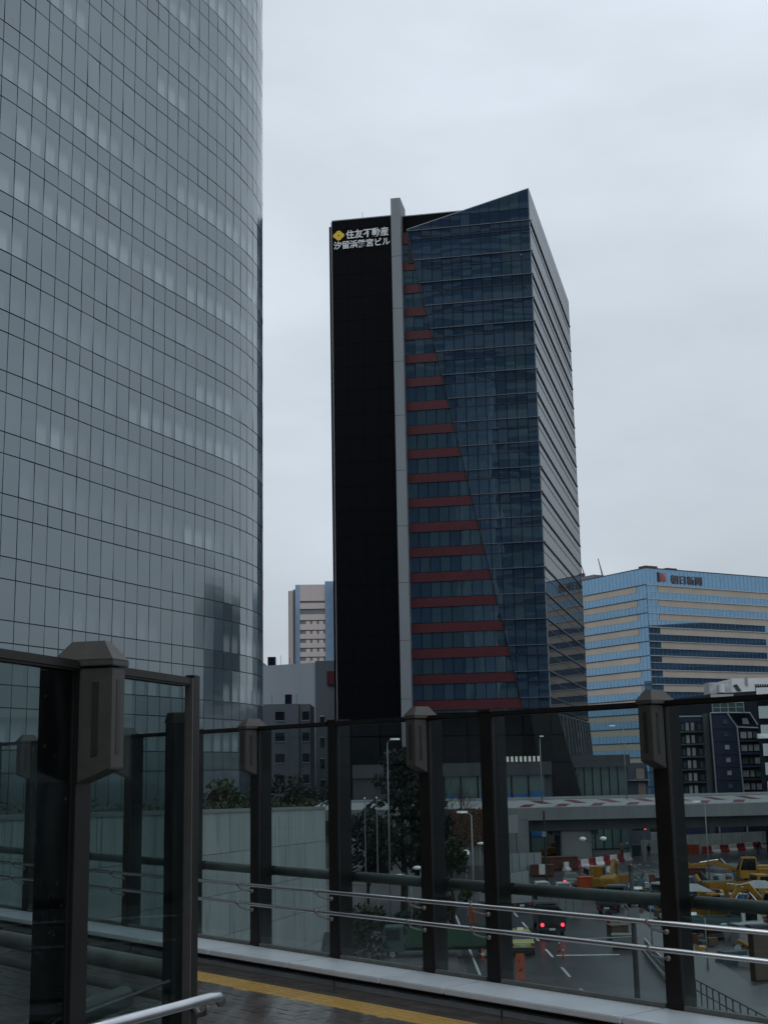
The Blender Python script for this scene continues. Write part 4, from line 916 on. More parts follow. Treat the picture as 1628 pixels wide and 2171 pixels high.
lamp('white globe lamp beside the yellow-green tree', P_at(982, 118), zof(1817, 982, 118), head='globe', r=.05)
lamp('small globe lamp further back, left of the plain fence post', P_at(1012, 140), zof(1787, 1012, 140), head='teardrop', r=.05, arm=(.2, 0))
lamp('low teardrop lamp above the guard pipe, left of a pair', P_at(866, 98), zof(1855, 845, 98), head='teardrop', arm=(-.9, 0), r=.05)
lamp('low teardrop lamp above the guard pipe, right of a pair', P_at(886, 104), zof(1838, 875, 104), head='teardrop', arm=(-.3, 0), r=.05)
lamp('twin-headed lamp in front of the bridge pier', P_at(1250, 165), zof(1780, 1250, 165), head='twin', r=.07, mat='pole_dark')
lamp('curved white lamp among the machines by the near kerb', P_at(1362, 96), zof(1892, 1362, 96), (-.6, 0), .05)
lamp('white swan-neck lamp at the lower right of the site', P_at(1474, 84), zof(1948, 1470, 84), (-.6, 0), .05)
lp = at(1618, 1566, 46); t = lamp('flat grey lamp head reaching in at the right edge', (lp.x + 1.6, 46, 0), lp.z - .2, (-1.1, 0), .09, mat='pole')
for px, tp, lb in ((772, 1693, 'left one of two thin flagpoles in front of the evergreen'), (797, 1692, 'right one of two thin flagpoles in front of the evergreen')):
    t = thing('flagpole', lb, 'flagpole', P_at(px, 112), 0, 'flagpoles'); h_ = zof(tp, px, 112); MB().tube([(0, 0, 0), (0, 0, h_)], .06, 7, .035).build('pole', 'pole', t); MB().ball((0, 0, h_), .08).build('finial', 'lamp_white', t); MB().tube([(0, 0, 0), (0, 0, .4)], .12, 8).build('base', 'pole', t)
t = thing('signal_pole', 'dark grey pole standing at the kerb in front of the machines', 'pole', (G(1352, 2128).x, G(1352, 2128).y, 0)); hh = zof(1835, 1350, t.location.y); MB().tube([(0, 0, 0), (0, 0, hh)], .16, 10, .12).build('pole', 'concrete_dark', t, smooth=True); MB().tube([(0, 0, hh - .3), (0, 0, hh)], .14, 10).build('cap', 'concrete_dark', t); MB().bb((-.28, -.3, 4.2), (.28, -.16, 4.9)).build('box', 'concrete', t)
t = thing('signal_pole', 'thin black pole with small boxes left of the bridge pier', 'pole', P_at(1149, 140)); hh = zof(1720, 1146, 140); MB().tube([(0, 0, 0), (0, 0, hh)], .13, 8, .1).build('pole', 'pole_dark', t); MB().bb((-.3, -.3, hh - 2.6), (.1, -.13, hh - 2.1)).build('box', 'pole', t); MB().bb((-.75, -.3, 1.6), (-.14, -.1, 2.6)).build('box', 'white_plastic', t)
t = thing('traffic_light', 'horizontal traffic light showing red beside a blue road sign', 'traffic light', P_at(1356, 178)); hz_ = zof(1757, 1345, 178)
MB().tube([(0, 0, 0), (0, 0, hz_ + .5)], .1, 8, .08).build('pole', 'pole', t); MB().bb((-1.3, -.25, hz_ - .25), (.35, .05, hz_ + .25)).build('housing', 'machine_dark', t); MB().bb((.9, -.2, hz_ - .5), (2.4, -.1, hz_ + .35)).build('road_sign', 'grey_wall_dark', t)
for i in range(3): m = MB().tube([(-1.0 + i * .62, -.256, hz_), (-1.0 + i * .62, -.33, hz_)], .2, 10).build('lens', 'tail_lamp_far' if i == 2 else 'teal', t)

# ================================================================== VEHICLES
def wheels(t, xs, ys, r, w=.2):
    for y in ys:
        for x in xs:
            wh = MB().tube([(x - w / 2, y, r), (x + w / 2, y, r)], r, 14).build('wheel', 'tyre', t, smooth=False); s_ = 1 if x > 0 else -1
            MB().tube([(x + s_ * (w / 2 + .002), y, r), (x + s_ * (w / 2 + .02), y, r)], r * .55, 10).build('rim', 'rim', wh)
def car(label, loc, rz, paint, lit=False, taxi=False, L=4.5, Wd=1.7, H=1.5, group='cars on the road', van=False):
    t = thing('van' if van else 'car', label, 'van' if van else ('taxi' if taxi else 'car'), loc, rz, group); hw = Wd / 2
    v = []; f = []
    if van: prof = [(0, .38, 1, 1), (0, 1.0, 1, 1), (.15, H, .9, 1), (L - 1.0, H, .9, 1), (L - .35, 1.05, .97, 1), (L, .95, .95, 1), (L, .35, .95, 1)]
    else: prof = [(0, .36, .95, 1), (.0, .82, .94, 1), (.12, .93, .93, 1), (.75, .97, .93, 1), (1.35, H, .72, 1), (2.7, H, .72, 1), (3.35, .96, .93, 1), (L - .12, .80, .92, 1), (L, .6, .9, 1), (L, .32, .92, 1)]
    n = len(prof)
    for s_ in (-1, 1): v += [(s_ * hw * k, y, z) for (y, z, k, _) in prof]
    f = [tuple(range(n)), tuple(range(n, 2 * n))] + [(i, (i + 1) % n, n + (i + 1) % n, n + i) for i in range(n)]
    MB().add(v, f).build('body', paint, t, bevel=.05)
    MB().bb((-hw * .9, .1, .22), (hw * .9, L - .1, .34)).build('underbody', 'machine_dark', t)
    k = .73
    if not van:
        MB().add([(-hw * .86, .80, 1.01), (hw * .86, .80, 1.01), (hw * .68, 1.27, H - .07), (-hw * .68, 1.27, H - .07)] + [(-hw * .86, .78, 1.02), (hw * .86, .78, 1.02), (hw * .68, 1.25, H - .06), (-hw * .68, 1.25, H - .06)], [(4, 5, 6, 7), (0, 3, 2, 1), (0, 1, 5, 4), (1, 2, 6, 5), (2, 3, 7, 6), (3, 0, 4, 7)]).build('rear_window', 'car_glass', t)
        MB().add([(-hw * .86, 3.32, 1.0), (hw * .86, 3.32, 1.0), (hw * .70, 2.78, H - .07), (-hw * .70, 2.78, H - .07)] + [(-hw * .86, 3.34, 1.01), (hw * .86, 3.34, 1.01), (hw * .70, 2.80, H - .06), (-hw * .70, 2.80, H - .06)], [(4, 5, 6, 7), (0, 3, 2, 1), (0, 1, 5, 4), (1, 2, 6, 5), (2, 3, 7, 6), (3, 0, 4, 7)]).build('windscreen', 'car_glass', t)
        for s_ in (-1, 1): MB().add([(s_ * hw * .92, 1.0, 1.0), (s_ * hw * .92, 3.15, 1.0), (s_ * hw * .75, 2.65, H - .07), (s_ * hw * .75, 1.4, H - .07), (s_ * hw * .955, 1.0, 1.0), (s_ * hw * .955, 3.15, 1.0), (s_ * hw * .775, 2.65, H - .06), (s_ * hw * .775, 1.4, H - .06)], [(4, 5, 6, 7), (0, 3, 2, 1), (0, 1, 5, 4), (1, 2, 6, 5), (2, 3, 7, 6), (3, 0, 4, 7)]).build('side_window', 'car_glass', t)
    else:
        MB().add([(-hw * .85, .02, 1.1), (hw * .85, .02, 1.1), (hw * .8, .13, H - .12), (-hw * .8, .13, H - .12), (-hw * .85, -.02, 1.1), (hw * .85, -.02, 1.1), (hw * .8, .09, H - .12), (-hw * .8, .09, H - .12)], [(4, 5, 6, 7), (0, 3, 2, 1), (0, 1, 5, 4), (1, 2, 6, 5), (2, 3, 7, 6), (3, 0, 4, 7)]).build('rear_window', 'car_glass', t)
        for s_ in (-1, 1): MB().bb((s_ * hw * .97 - .02, .5, 1.1), (s_ * hw * .97 + .02, L - 1.3, H - .2)).build('side_window', 'car_glass', t)
    for s_ in (-1, 1):
        MB().bb((s_ * hw * .82 - .13, -.035, .66), (s_ * hw * .82 + .13, .03, .84)).build('tail_light', 'tail_lamp' if lit else 'red_plastic', t); MB().bb((s_ * hw * .78 - .14, L - .06, .58), (s_ * hw * .78 + .14, L + .02, .72)).build('headlight', 'lamp_white', t)
        MB().bb((s_ * (hw + .08) - .07, 2.95, .98), (s_ * (hw + .08) + .07, 3.07, 1.12)).build('mirror', paint, t)
    MB().bb((-hw * .93, -.09, .36), (hw * .93, .0, .56)).build('bumper', 'machine_dark' if taxi else paint, t); MB().bb((-.18, -.10, .60), (.18, -.045, .74)).build('number_plate', 'white_plastic', t)
    wheels(t, (-hw + .1, hw - .1), (.85, L - .85), .31)
    if taxi: r_ = MB().bb((-.22, 1.9, H + .002), (.22, 2.1, H + .13)).build('roof_lamp', 'lamp_white', t)
    return t
car('pale yellow-green taxi in the left lane of the street', (8.75, 92.3, 0), R(-2), 'paint_taxi', taxi=True, L=4.6, Wd=1.72, H=1.5)
for px, py, lb, pt, lit, rz in [(1142, 1898, 'white car waiting far up the street, left of two', 'paint_white', False, 182), (1190, 1900, 'white car far up the street in front of the orange crate', 'paint_white', False, 178), (1212, 1885, 'car with red brake lights far up the street', 'paint_grey', True, -6), (1268, 1880, 'white van parked behind the yellow cabinet', 'paint_white', False, 4)]:
    g = G(px, py); car(lb, (g.x, g.y, 0), R(rz), pt, lit=lit, van='van' in lb, H=1.9 if 'van' in lb else 1.48)
def truck(label, loc, rz, cabm, bedm, L=6.2, Wd=2.0, bedh=.9, lit=False, box=0, group='trucks'):
    t = thing('truck', label, 'truck', loc, rz, group); hw = Wd / 2
    MB().bb((-hw * .6, .1, .55), (hw * .6, L - .2, .8)).build('chassis', 'machine_dark', t)
    MB().add([(-hw * .97, L - 1.7, .5), (hw * .97, L - 1.7, .5), (hw * .97, L, .5), (-hw * .97, L, .5), (-hw * .93, L - 1.7, 2.1), (hw * .93, L - 1.7, 2.1), (hw * .9, L - .45, 2.1), (-hw * .9, L - .45, 2.1), (-hw * .96, L, 1.25), (hw * .96, L, 1.25)], [(0, 1, 2, 3), (4, 7, 6, 5), (0, 4, 5, 1), (1, 5, 6, 9, 2), (3, 8, 7, 4, 0), (2, 9, 8, 3), (6, 7, 8, 9)]).build('cab', cabm, t, bevel=.04)
    MB().bb((-hw * .8, L - 1.73, 1.4), (hw * .8, L - 1.702, 1.95)).build('rear_window', 'car_glass', t)
    for s_ in (-1, 1): MB().bb((s_ * hw * .965 - .02, L - 1.4, 1.3), (s_ * hw * .965 + .02, L - .5, 1.95)).build('side_window', 'car_glass', t)
    MB().bb((-hw, 0, .82), (hw, L - 1.8, .95)).build('bed_floor', bedm, t)
    hb = box or bedh
    for s_ in (-1, 1): MB().bb((s_ * hw - .03, .0, .952), (s_ * hw + .03, L - 1.82, .95 + hb)).build('bed_side', bedm, t)
    MB().bb((-hw + .035, -.03, .952), (hw - .035, .03, .95 + hb)).build('tailgate', bedm, t); MB().bb((-hw + .035, L - 1.87, .952), (hw - .035, L - 1.815, .95 + hb + .1)).build('headboard', bedm, t)
    MB().bb((-hw * .95, -.03, .42), (hw * .95, .04, .80)).build('rear_bumper', 'machine_dark', t); MB().bb((-.25, -.07, .5), (.2, -.035, .66)).build('number_plate', 'white_plastic', t)
    for s_ in (-1, 1):
        MB().tube([(s_ * hw * .76, -.10, .90 if lit else .68), (s_ * hw * .76, -.036, .90 if lit else .68)], .135, 10).build('tail_light', 'tail_lamp' if lit else 'red_plastic', t)
    wheels(t, (-hw + .18, hw - .18), (1.1, L - .9), .38, .24); return t
truck('dark tipper truck driving away with two glowing red tail lights', (11.95, 102.0, 0), R(-1), 'paint_grey', 'paint_dark', 6.5, 1.98, .75, lit=True)
g = G(1107, 1935); truck('flatbed truck with pale load and red light behind the fence post', (g.x, g.y, 0), R(24), 'paint_white', 'sheet_white', 6.2, 2.0, .5, lit=False)
MB().tube([(g.x + 1.0, g.y - .25, 1.0), (g.x + 1.0, g.y - .18, 1.0)], .14, 8)
g = G(812, 2046); gt = truck('long dark green tipper truck parked below the walkway', (7.3, 92.6, 0), R(90), 'teal', 'green_truck', 8.2, 2.1, .95, group='trucks')
g = G(1475, 1995); truck('white-cabbed truck at the lower right of the site', (g.x - 1, g.y, 0), R(-78), 'paint_white', 'teal', 6.0, 2.0, .6)
g = G(1300, 1950); truck('flatbed truck parked among the site barriers', (g.x, g.y + 3, 0), R(-20), 'paint_grey', 'teal', 5.8, 1.9, .4)

def excavator(label, loc, rz, boomdir=1, sc=1.0, paint='digger', pose=0):
    t = thing('excavator', label, 'excavator', loc, rz, 'diggers on the building site'); t.scale = (sc,) * 3
    for s_ in (-1, 1):
        tr = MB().prism([(-1.7, .35), (-1.45, .05), (1.45, .05), (1.7, .35), (1.45, .72), (-1.45, .72)], 'y', s_ * 1.05 - .25, s_ * 1.05 + .25).build('track', 'machine_dark', t)
        for k in range(4): MB().tube([(-1.05 + k * .7, s_ * 1.31, .36), (-1.05 + k * .7, s_ * 1.36, .36)], .2, 8).build('roller', 'digger_dull', tr)
    MB().tube([(0, 0, .6), (0, 0, .95)], .8, 12).build('turntable', 'machine_dark', t)
    MB().prism([(-1.9, .96), (1.3, .96), (1.3, 1.35), (.2, 1.45), (.2, 1.95), (-1.6, 1.95), (-1.9, 1.7)], 'y', -1.15, .35).build('house', paint, t, bevel=.06); MB().bb((-1.92, .36, .96), (-.2, 1.15, 1.75)).build('counterweight', paint, t, bevel=.06)
    cb = MB().prism([(-.15, .96), (1.35, .96), (1.45, 1.7), (1.1, 2.75), (-.15, 2.75)], 'y', .37, 1.22).build('cab', paint, t, bevel=.04)
    for y in (.355, 1.222): MB().prism([(-.02, 1.65), (1.3, 1.7), (1.02, 2.62), (-.02, 2.62)], 'y', y, y + .02).build('cab_window', 'car_glass', cb)
    MB().add([(1.47, .45, 1.72), (1.47, 1.14, 1.72), (1.13, 1.14, 2.65), (1.13, .45, 2.65), (1.49, .45, 1.72), (1.49, 1.14, 1.72), (1.15, 1.14, 2.65), (1.15, .45, 2.65)], [(0, 1, 2, 3), (7, 6, 5, 4), (0, 4, 5, 1), (1, 5, 6, 2), (2, 6, 7, 3), (3, 7, 4, 0)]).build('windscreen', 'car_glass', cb)
    if pose == 0: bm, ar, bk = [(1.1, 1.3), (1.2, 1.7), (2.6, 3.3), (4.6, 2.9), (4.7, 2.6), (2.8, 2.85)], [(4.5, 3.05), (4.9, 2.95), (4.4, .9), (4.15, .95)], [(4.1, 1.0), (4.7, .9), (4.3, .1), (3.7, .05), (3.6, .6)]
    else: bm, ar, bk = [(1.1, 1.3), (1.2, 1.7), (3.2, 2.5), (5.6, 2.1), (5.6, 1.8), (3.3, 2.1)], [(5.3, 2.3), (5.8, 2.2), (6.6, .7), (6.3, .65)], [(6.2, .8), (6.9, .8), (6.7, .1), (6.1, .05), (5.9, .4)]
    MB().prism(bm, 'y', -.35, -.02).build('boom', paint, t, bevel=.03); MB().prism(ar, 'y', -.30, -.07).build('arm', paint, t, bevel=.03); MB().prism(bk, 'y', -.6, .25).build('bucket', 'machine_dark', t)
    MB().tube([(1.6, -.18, 1.35), (2.7, -.18, 2.6)], .07, 6).build('hydraulic_ram', 'steel', t); MB().tube([(2.9, -.18, 3.15 if pose == 0 else 2.5), (4.5, -.18, 3.2 if pose == 0 else 2.3)], .06, 6).build('hydraulic_ram', 'steel', t)
    return t
g = G(1288, 1900); excavator('orange-yellow digger in the middle of the site behind the guard pipe', (g.x, g.y, 0), R(70), sc=1.0, paint='digger_dull')
g = G(1598, 1885); excavator('yellow digger with a dark cab at the right edge, boom lowered left', (g.x, g.y, 0), R(178), sc=1.15, pose=1)
g = G(1620, 1965); excavator('yellow digger low at the right edge above the handrail', (g.x + 1.5, g.y, 0), R(150), sc=.95, paint='digger')
g = G(1175, 1822); excavator('small yellow digger under the elevated road left of the pier', (g.x, g.y, 0), R(20), sc=.8, paint='digger')

g = G(1520, 1968); excavator('orange-brown digger between the awnings, right of the nearest fence post', (g.x, g.y, 0), R(35), sc=.9, paint='digger_dull')
g = G(1565, 1905); truck('yellow crane carrier parked in front of the right digger', (g.x - 3, g.y, 0), R(-84), 'digger', 'digger_dull', 6.4, 2.1, .5)
g = G(1330, 1930); truck('white pickup truck behind the tall grey pole', (g.x, g.y, 0), R(-60), 'paint_white', 'paint_grey', 5.2, 1.8, .4)
# ================================================================== SITE CLUTTER
def barrier_mesh():
    return MB().prism([(-.30, 0), (.30, 0), (.28, .18), (.12, .42), (.10, 1.0), (-.10, 1.0), (-.12, .42), (-.28, .18)], 'x', -.68, .68)
def barrier_row(p, q, n, lab, group, s0=0):
    me = {}
    for c in ('red_plastic', 'white_plastic'): m = barrier_mesh().mesh('barrier'); m.materials.append(MATS[c]); me[c] = m
    p, q = Vector(p), Vector(q); a = math.atan2(q.y - p.y, q.x - p.x)
    for i in range(n):
        c = p + (q - p) * ((i + .5) / n); k = (i + s0) % 2; o = obj('water_barrier', me['white_plastic' if k else 'red_plastic'], None, (c.x, c.y, .004), a + random.uniform(-.06, .06)); o.scale = ((q - p).length / n / 1.4, 1, 1)
        nth = ['first', 'second', 'third', 'fourth', 'fifth', 'sixth', 'seventh', 'eighth', 'ninth', 'tenth', 'eleventh', 'twelfth'][i]
        tag(o, f"{'white' if k else 'red'} plastic barrier, {nth} from left {lab}", 'barrier', group)
barrier_row(G(1197, 1847), G(1336, 1824), 9, 'in the row by the bridge pier', 'barriers by the pier', 1)
barrier_row(G(1490, 1811), G(1645, 1797), 9, 'in the far row under the ramp', 'barriers under the ramp', 0)
def crate(name, label, cat, px, py, size, mat, rz=0, group=None, kind='box', lid=None):
    g = G(px, py); t = thing(name, label, cat, (g.x, g.y, 0), rz, group); w, d, h = size
    MB().bb((-w / 2, -d / 2, .08), (w / 2, d / 2, h)).build('body', mat, t, bevel=.03); MB().bb((-w / 2 - .04, -d / 2 - .04, h), (w / 2 + .04, d / 2 + .04, h + .08)).build('lid', lid or mat, t); MB().bb((-w * .4, -d * .4, 0), (w * .4, d * .4, .08)).build('skid', 'machine_dark', t); return t
crate('site_crate', 'bright orange crate beside the digger', 'crate', 1243, 1894, (1.6, 1.2, 1.5), 'orange', R(4))
crate('site_crate', 'tall yellow cabinet between the orange crate and the digger', 'cabinet', 1265, 1886, (1.1, 1.0, 2.2), 'digger', R(2))
crate('site_crate', 'teal cabinet standing by the road under the ramp', 'cabinet', 1350, 1815, (1.1, .9, 1.4), 'teal', R(5))
crate('site_crate', 'dark red skip on the site left of the right digger', 'skip', 1475, 1868, (2.2, 1.6, 1.3), 'rust', R(-12))
crate('site_crate', 'rusty red heap of formwork left of the bridge pier', 'formwork', 1185, 1845, (4.4, 2.0, 1.5), 'rust', R(8))
crate('site_crate', 'dark rusty crate stack further left of the pier', 'crate', 1150, 1858, (2.6, 2.0, 1.2), 'rust', R(-6))
crate('site_crate', 'blue-covered stack of material at right below the digger', 'crate', 1545, 1925, (3.0, 1.6, 1.1), 'blue_tarp', R(10), lid='sheet_white')
crate('site_crate', 'rust-brown material box right of the nearest fence post', 'crate', 1500, 1912, (2.4, 1.4, 1.0), 'rust', R(-4))
crate('site_crate', 'green generator between post and digger at right', 'generator', 1520, 1900, (2.6, 1.4, 1.3), 'teal', R(6))
crate('site_crate', 'wooden pallet box by the lower right barrier', 'crate', 1310, 1990, (1.3, 1.1, .9), 'timber', R(12))
crate('site_crate', 'grey tool box near the kerb left of the tall grey pole', 'crate', 1322, 2012, (1.5, 1.0, .9), 'concrete', R(-8))
crate('site_crate', 'pale equipment box low at the right edge', 'crate', 1590, 2005, (2.2, 1.2, 1.4), 'sheet_white', R(14))
crate('site_crate', 'small blue drum crate at the left end of the green truck', 'crate', 822, 2012, (.9, .8, .9), 'blue_tarp', R(10))
def panels(label, p, q, n, h, mat, group=None, z=0, name='hoarding'):
    p, q = Vector(p), Vector(q); a = math.atan2(q.y - p.y, q.x - p.x); L = (q - p).length; t = thing(name, label, 'hoarding', (p.x, p.y, z), a, group)
    for i in range(n):
        x0 = L * i / n; MB().bb((x0 + .03, -.03 + .02 * (i % 2), .06), (x0 + L / n - .03, .03 + .02 * (i % 2), h)).build('panel', mat, t); MB().tube([(x0, .1, 0), (x0, .1, h + .1)], .045, 6).build('post', 'pole_dark', t)
    for zz in (.35, h - .3): MB().bb((0, .07, zz), (L, .12, zz + .06)).build('rail', 'pole_dark', t)
    return t
panels('row of grey site panels behind the dark truck', G(1140, 1947), G(1232, 1950), 6, 2.0, 'hoarding')
panels('long pale green hoarding under the left part of the ramp', (at(1068, 1800, 158).x, 158, 0), (at(1147, 1800, 159).x, 159, 0), 5, 2.6, 'hoarding')
panels('white sheet hoarding under the ramp at right, behind the far barriers', (at(1440, 1800, 199).x, 199, 0), (at(1640, 1800, 206).x, 206, 0), 9, 2.2, 'sheet_white')
panels('pale site panels stacked higher behind the white hoarding', (at(1530, 1800, 211).x, 211, 0), (at(1640, 1800, 214).x, 214, 0), 6, 4.2, 'sheet_white')
panels('white screen with orange foot left of the nearest lamp post', (at(1358, 1800, 192).x, 192, 0), (at(1395, 1800, 192).x, 192, 0), 2, 2.0, 'sheet_white')
panels('low orange and white screen right of the nearest lamp post', (at(1446, 1800, 189).x, 189, 0), (at(1482, 1800, 189).x, 189, 0), 3, 1.4, 'orange')
panels('patterned pale site screen below the guard pipe', G(944, 1918), G(1028, 1922), 4, 1.2, 'sheet_white')
panels('grey hoarding far up the left kerb behind the guard pipe', G(1078, 1900), G(1122, 1892), 3, 2.1, 'hoarding')
t = thing('sign_board', 'big blank white board hung at the ramp corner', 'sign', (at(1084, 1748, 172).x, 172, 0)); z0, z1 = zof(1767, 1084, 172), zof(1729, 1084, 172)
MB().bb((-.8, -.08, z0), (.85, .08, z1)).build('board', 'concrete_light', t)
for s_ in (-.6, .6): MB().bb((s_ - .05, .09, 0), (s_ + .05, .19, z1)).build('post', 'pole_dark', t)
# signboard with two blue arrow discs
g = G(1324, 1899); t = thing('arrow_board', 'dull orange board with two blue round arrow signs', 'sign', (g.x, g.y, 0), R(-3))
MB().bb((-1.0, 0, .2), (1.0, .08, 1.9)).build('board', 'digger_dull', t)
for s_ in (-.45, .5):
    d_ = MB().tube([(s_, -.012, .95), (s_, -.05, .95)], .33, 16).build('disc', 'poster_blue', t); MB().prism([(s_ - .06, 1.15), (s_ + .06, 1.15), (s_ + .04, .82), (s_ + .16, .84), (s_ - .06, .68), (s_ - .18, .92), (s_ - .06, .88)], 'y', -.07, -.052).build('arrow', 'white_sign', d_)
for s_ in (-.8, .8): MB().bb((s_ - .04, .09, 0), (s_ + .04, .16, 1.9)).build('leg', 'pole_dark', t)
g = G(1293, 1880); t = thing('round_sign', 'round white road sign on a thin post above the digger', 'sign', (g.x, g.y, 0)); hz_ = zof(1844, 1293, g.y); MB().tube([(0, 0, 0), (0, 0, hz_)], .04, 6).build('post', 'pole', t); MB().tube([(0, -.05, hz_), (0, -.08, hz_)], .34, 16).build('disc', 'white_plastic', t)
# orange standing boards, cones, lane posts
for px, py, h_, w_, lb in ((1104, 2083, 1.6, .52, 'orange standing board beside the fence post near the taxi'), (1003, 1963, 1.35, .55, 'orange standing board between the handrails behind the plain post')):
    g = G(px, py); t = thing('standing_board', lb, 'sign', (g.x, g.y, 0), R(random.uniform(-8, 8)), 'orange standing boards'); MB().bb((-w_ / 2, -.03, .1), (w_ / 2, .03, h_)).build('board', 'orange', t); MB().bb((-w_ / 2, -.25, 0), (w_ / 2, .25, .1)).build('foot', 'machine_dark', t)
    MB().prism([(-.05, h_ * .35), (.10, h_ * .40), (.10, h_ * .5), (-.10, h_ * .42)], 'y', -.04, -.032).build('mark', 'machine_dark', t); MB().prism([(-.12, h_ * .7), (-.02, h_ * .7), (-.02, h_ * .78), (-.12, h_ * .76)], 'y', -.04, -.032).build('mark', 'machine_dark', t)
def cone(px, py, lb, band=True):
    g = G(px, py); t = thing('traffic_cone', lb, 'traffic cone', (g.x, g.y, 0), 0, 'traffic cones'); MB().bb((-.2, -.2, 0), (.2, .2, .05)).build('base', 'orange', t); MB().tube([(0, 0, .05), (0, 0, .4), (0, 0, .75)], .16, 10, .03).build('cone', 'orange', t, smooth=True)
    if band: MB().tube([(0, 0, .3), (0, 0, .45)], .126, 10, .099).build('band', 'white_plastic', t)
cone(1023, 2036, 'orange and white traffic cone beside the green truck'); cone(1338, 1842, 'traffic cone at the right end of the pier barriers'); cone(1450, 1815, 'traffic cone at the foot of the nearest lamp post'); cone(1290, 1960, 'traffic cone among the site boxes right of the dark truck')
for px, py, lb in ((1194, 2034, 'red rubber lane post on the dark road patch, nearer one'), (1186, 2018, 'red rubber lane post on the dark road patch, further one')):
    g = G(px, py); t = thing('lane_post', lb, 'lane post', (g.x, g.y, .01), 0, 'red lane posts'); MB().tube([(0, 0, 0), (0, 0, .75)], .05, 8, .04).build('post', 'orange', t); MB().tube([(0, 0, 0), (0, 0, .06)], .13, 10).build('foot', 'red_plastic', t); MB().tube([(0, 0, .5), (0, 0, .62)], .053, 8).build('band', 'white_plastic', t)
# barrier arm, guard rails, mesh fences along the kerb
t = thing('barrier_pole', 'thin horizontal barrier pole reaching over the street from the kerb', 'barrier', (16.4, 93.0, 0), R(182)); MB().tube([(0, 0, .15), (0, 0, 1.15)], .12, 8).build('stand', 'pole_dark', t); MB().tube([(-.3, 0, 1.05), (3.6, .3, 1.0)], .045, 8).build('arm', 'pole', t)
def guard(label, pts, h=1.0, posts=8, mat='pole', board=False, grp='kerb fences'):
    pts = [Vector(p) for p in pts]; t = thing('kerb_fence', label, 'fence', pts[0], 0, grp); q = [p - pts[0] for p in pts]
    for zz in (h, h * .55): MB().tube([p + Vector((0, 0, zz)) for p in q], .035, 6).build('rail', mat, t)
    tot = sum((b_ - a).length for a, b_ in zip(q, q[1:]))
    for i in range(posts):
        d = tot * i / (posts - 1)
        for a, b_ in zip(q, q[1:]):
            l = (b_ - a).length
            if d <= l + 1e-4: p = a + (b_ - a) * (d / l); break
            d -= l
        MB().tube([p, p + Vector((0, 0, h + .02))], .035, 6).build('post', mat, t)
    if board:
        for a, b_ in zip(q, q[1:]): MB().add([a + Vector((0, 0, .1)), b_ + Vector((0, 0, .1)), b_ + Vector((0, 0, h - .1)), a + Vector((0, 0, h - .1))], [(0, 1, 2, 3)]).build('mesh_sheet', 'sheet_white', t)
    return t
guard('steel kerb fence beside the parked site boxes, right of the dark truck', [(17.0, 96, .15), (18.4, 104, .15), (19.6, 116, .15), (20.6, 130, .15)], 1.1, 18)
guard('white sheeted kerb fence at the foot of the tall grey pole', [(15.9, 74, .15), (16.3, 84, .15), (16.9, 92, .15)], .9, 10, 'white_plastic', True)
ra, rb_ = at(1462, 2072, 72), at(1640, 2166, 54)
guard('long dark handrail of the path at the lower right corner', [ra - Vector((0, 0, 1.1)), (ra + rb_) / 2 - Vector((0, 0, 1.1)), rb_ - Vector((0, 0, 1.1))], 1.1, 13, 'pole_dark', False, 'path railings')
pz = min(ra.z, rb_.z) - 1.12
struct(MB().prism([(ra.x - .4, ra.y + .2), (rb_.x - .5, rb_.y - 8), (34, 40), (46, 90), (24, 79)], 'z', pz - .5, pz).build('raised_path', 'pavement'))
rw = thing('retaining_wall', 'low brown retaining wall at the lower right behind the handrails', 'wall', (21.0, 80, 0), R(12)); MB().bb((0, 0, 0), (24, .6, 3.0)).build('wall', 'rust', rw); MB().bb((-.1, -.08, 3.0), (24.1, .68, 3.15)).build('coping', 'concrete_dark', rw); 
for k in range(6): MB().bb((3.9 * k + .02, -.06, .1), (3.9 * k + 3.85, -.002, 2.95)).build('panel', 'timber', rw)
# parasols / awnings / sheets at right
def tent(label, px, py, w, h, mat='sheet_white'):
    g = G(px, py); t = thing('awning', label, 'awning', (g.x, g.y, 0), R(random.uniform(-15, 15)), 'white site awnings')
    MB().add([(-w, -1, h), (w, -1, h - .1), (w, 1, h - .1), (-w, 1, h), (-w * .2, 0, h + .55), (w * .3, 0, h + .5)], [(0, 1, 5, 4), (1, 2, 5), (2, 3, 4, 5), (3, 0, 4), (0, 3, 2, 1)]).build('roof', mat, t)
    for x in (-w * .9, w * .9):
        for y in (-.9, .9): MB().tube([(x, y, 0), (x, y, h)], .04, 5).build('leg', 'pole', t)
tent('low white awning right of the nearest fence post', 1472, 1925, 1.5, 1.5); tent('peaked white awning at the right edge', 1612, 1935, 2.0, 2.1); tent('grey-white awning above the white-cabbed truck', 1545, 1972, 1.7, 1.7, 'hoarding')
rg = random.Random(12)
deb = MB()
for i in range(420):                      # loose rubble and offcuts strewn over the site
    x = rg.uniform(19.5, 62); y = rg.uniform(96, 176)
    if x < 19 + (y - 96) * .05: continue
    deb.box((x, y, .06), (rg.uniform(.1, .9), rg.uniform(.1, .5), rg.uniform(.08, .3)), rg.random() * 3)
tag(deb.build('rubble', 'concrete', None), 'loose rubble and offcuts strewn over the building site', 'rubble', kind='stuff')
db2 = MB()
for i in range(130):
    x = rg.uniform(20, 52); y = rg.uniform(92, 150); db2.box((x, y, .35), (rg.uniform(.2, 2.2), rg.uniform(.2, .8), rg.uniform(.2, .7)), rg.random() * 3)
tag(db2.build('site_timber', 'timber', None), 'planks and formwork timber lying about the building site', 'timber', kind='stuff')
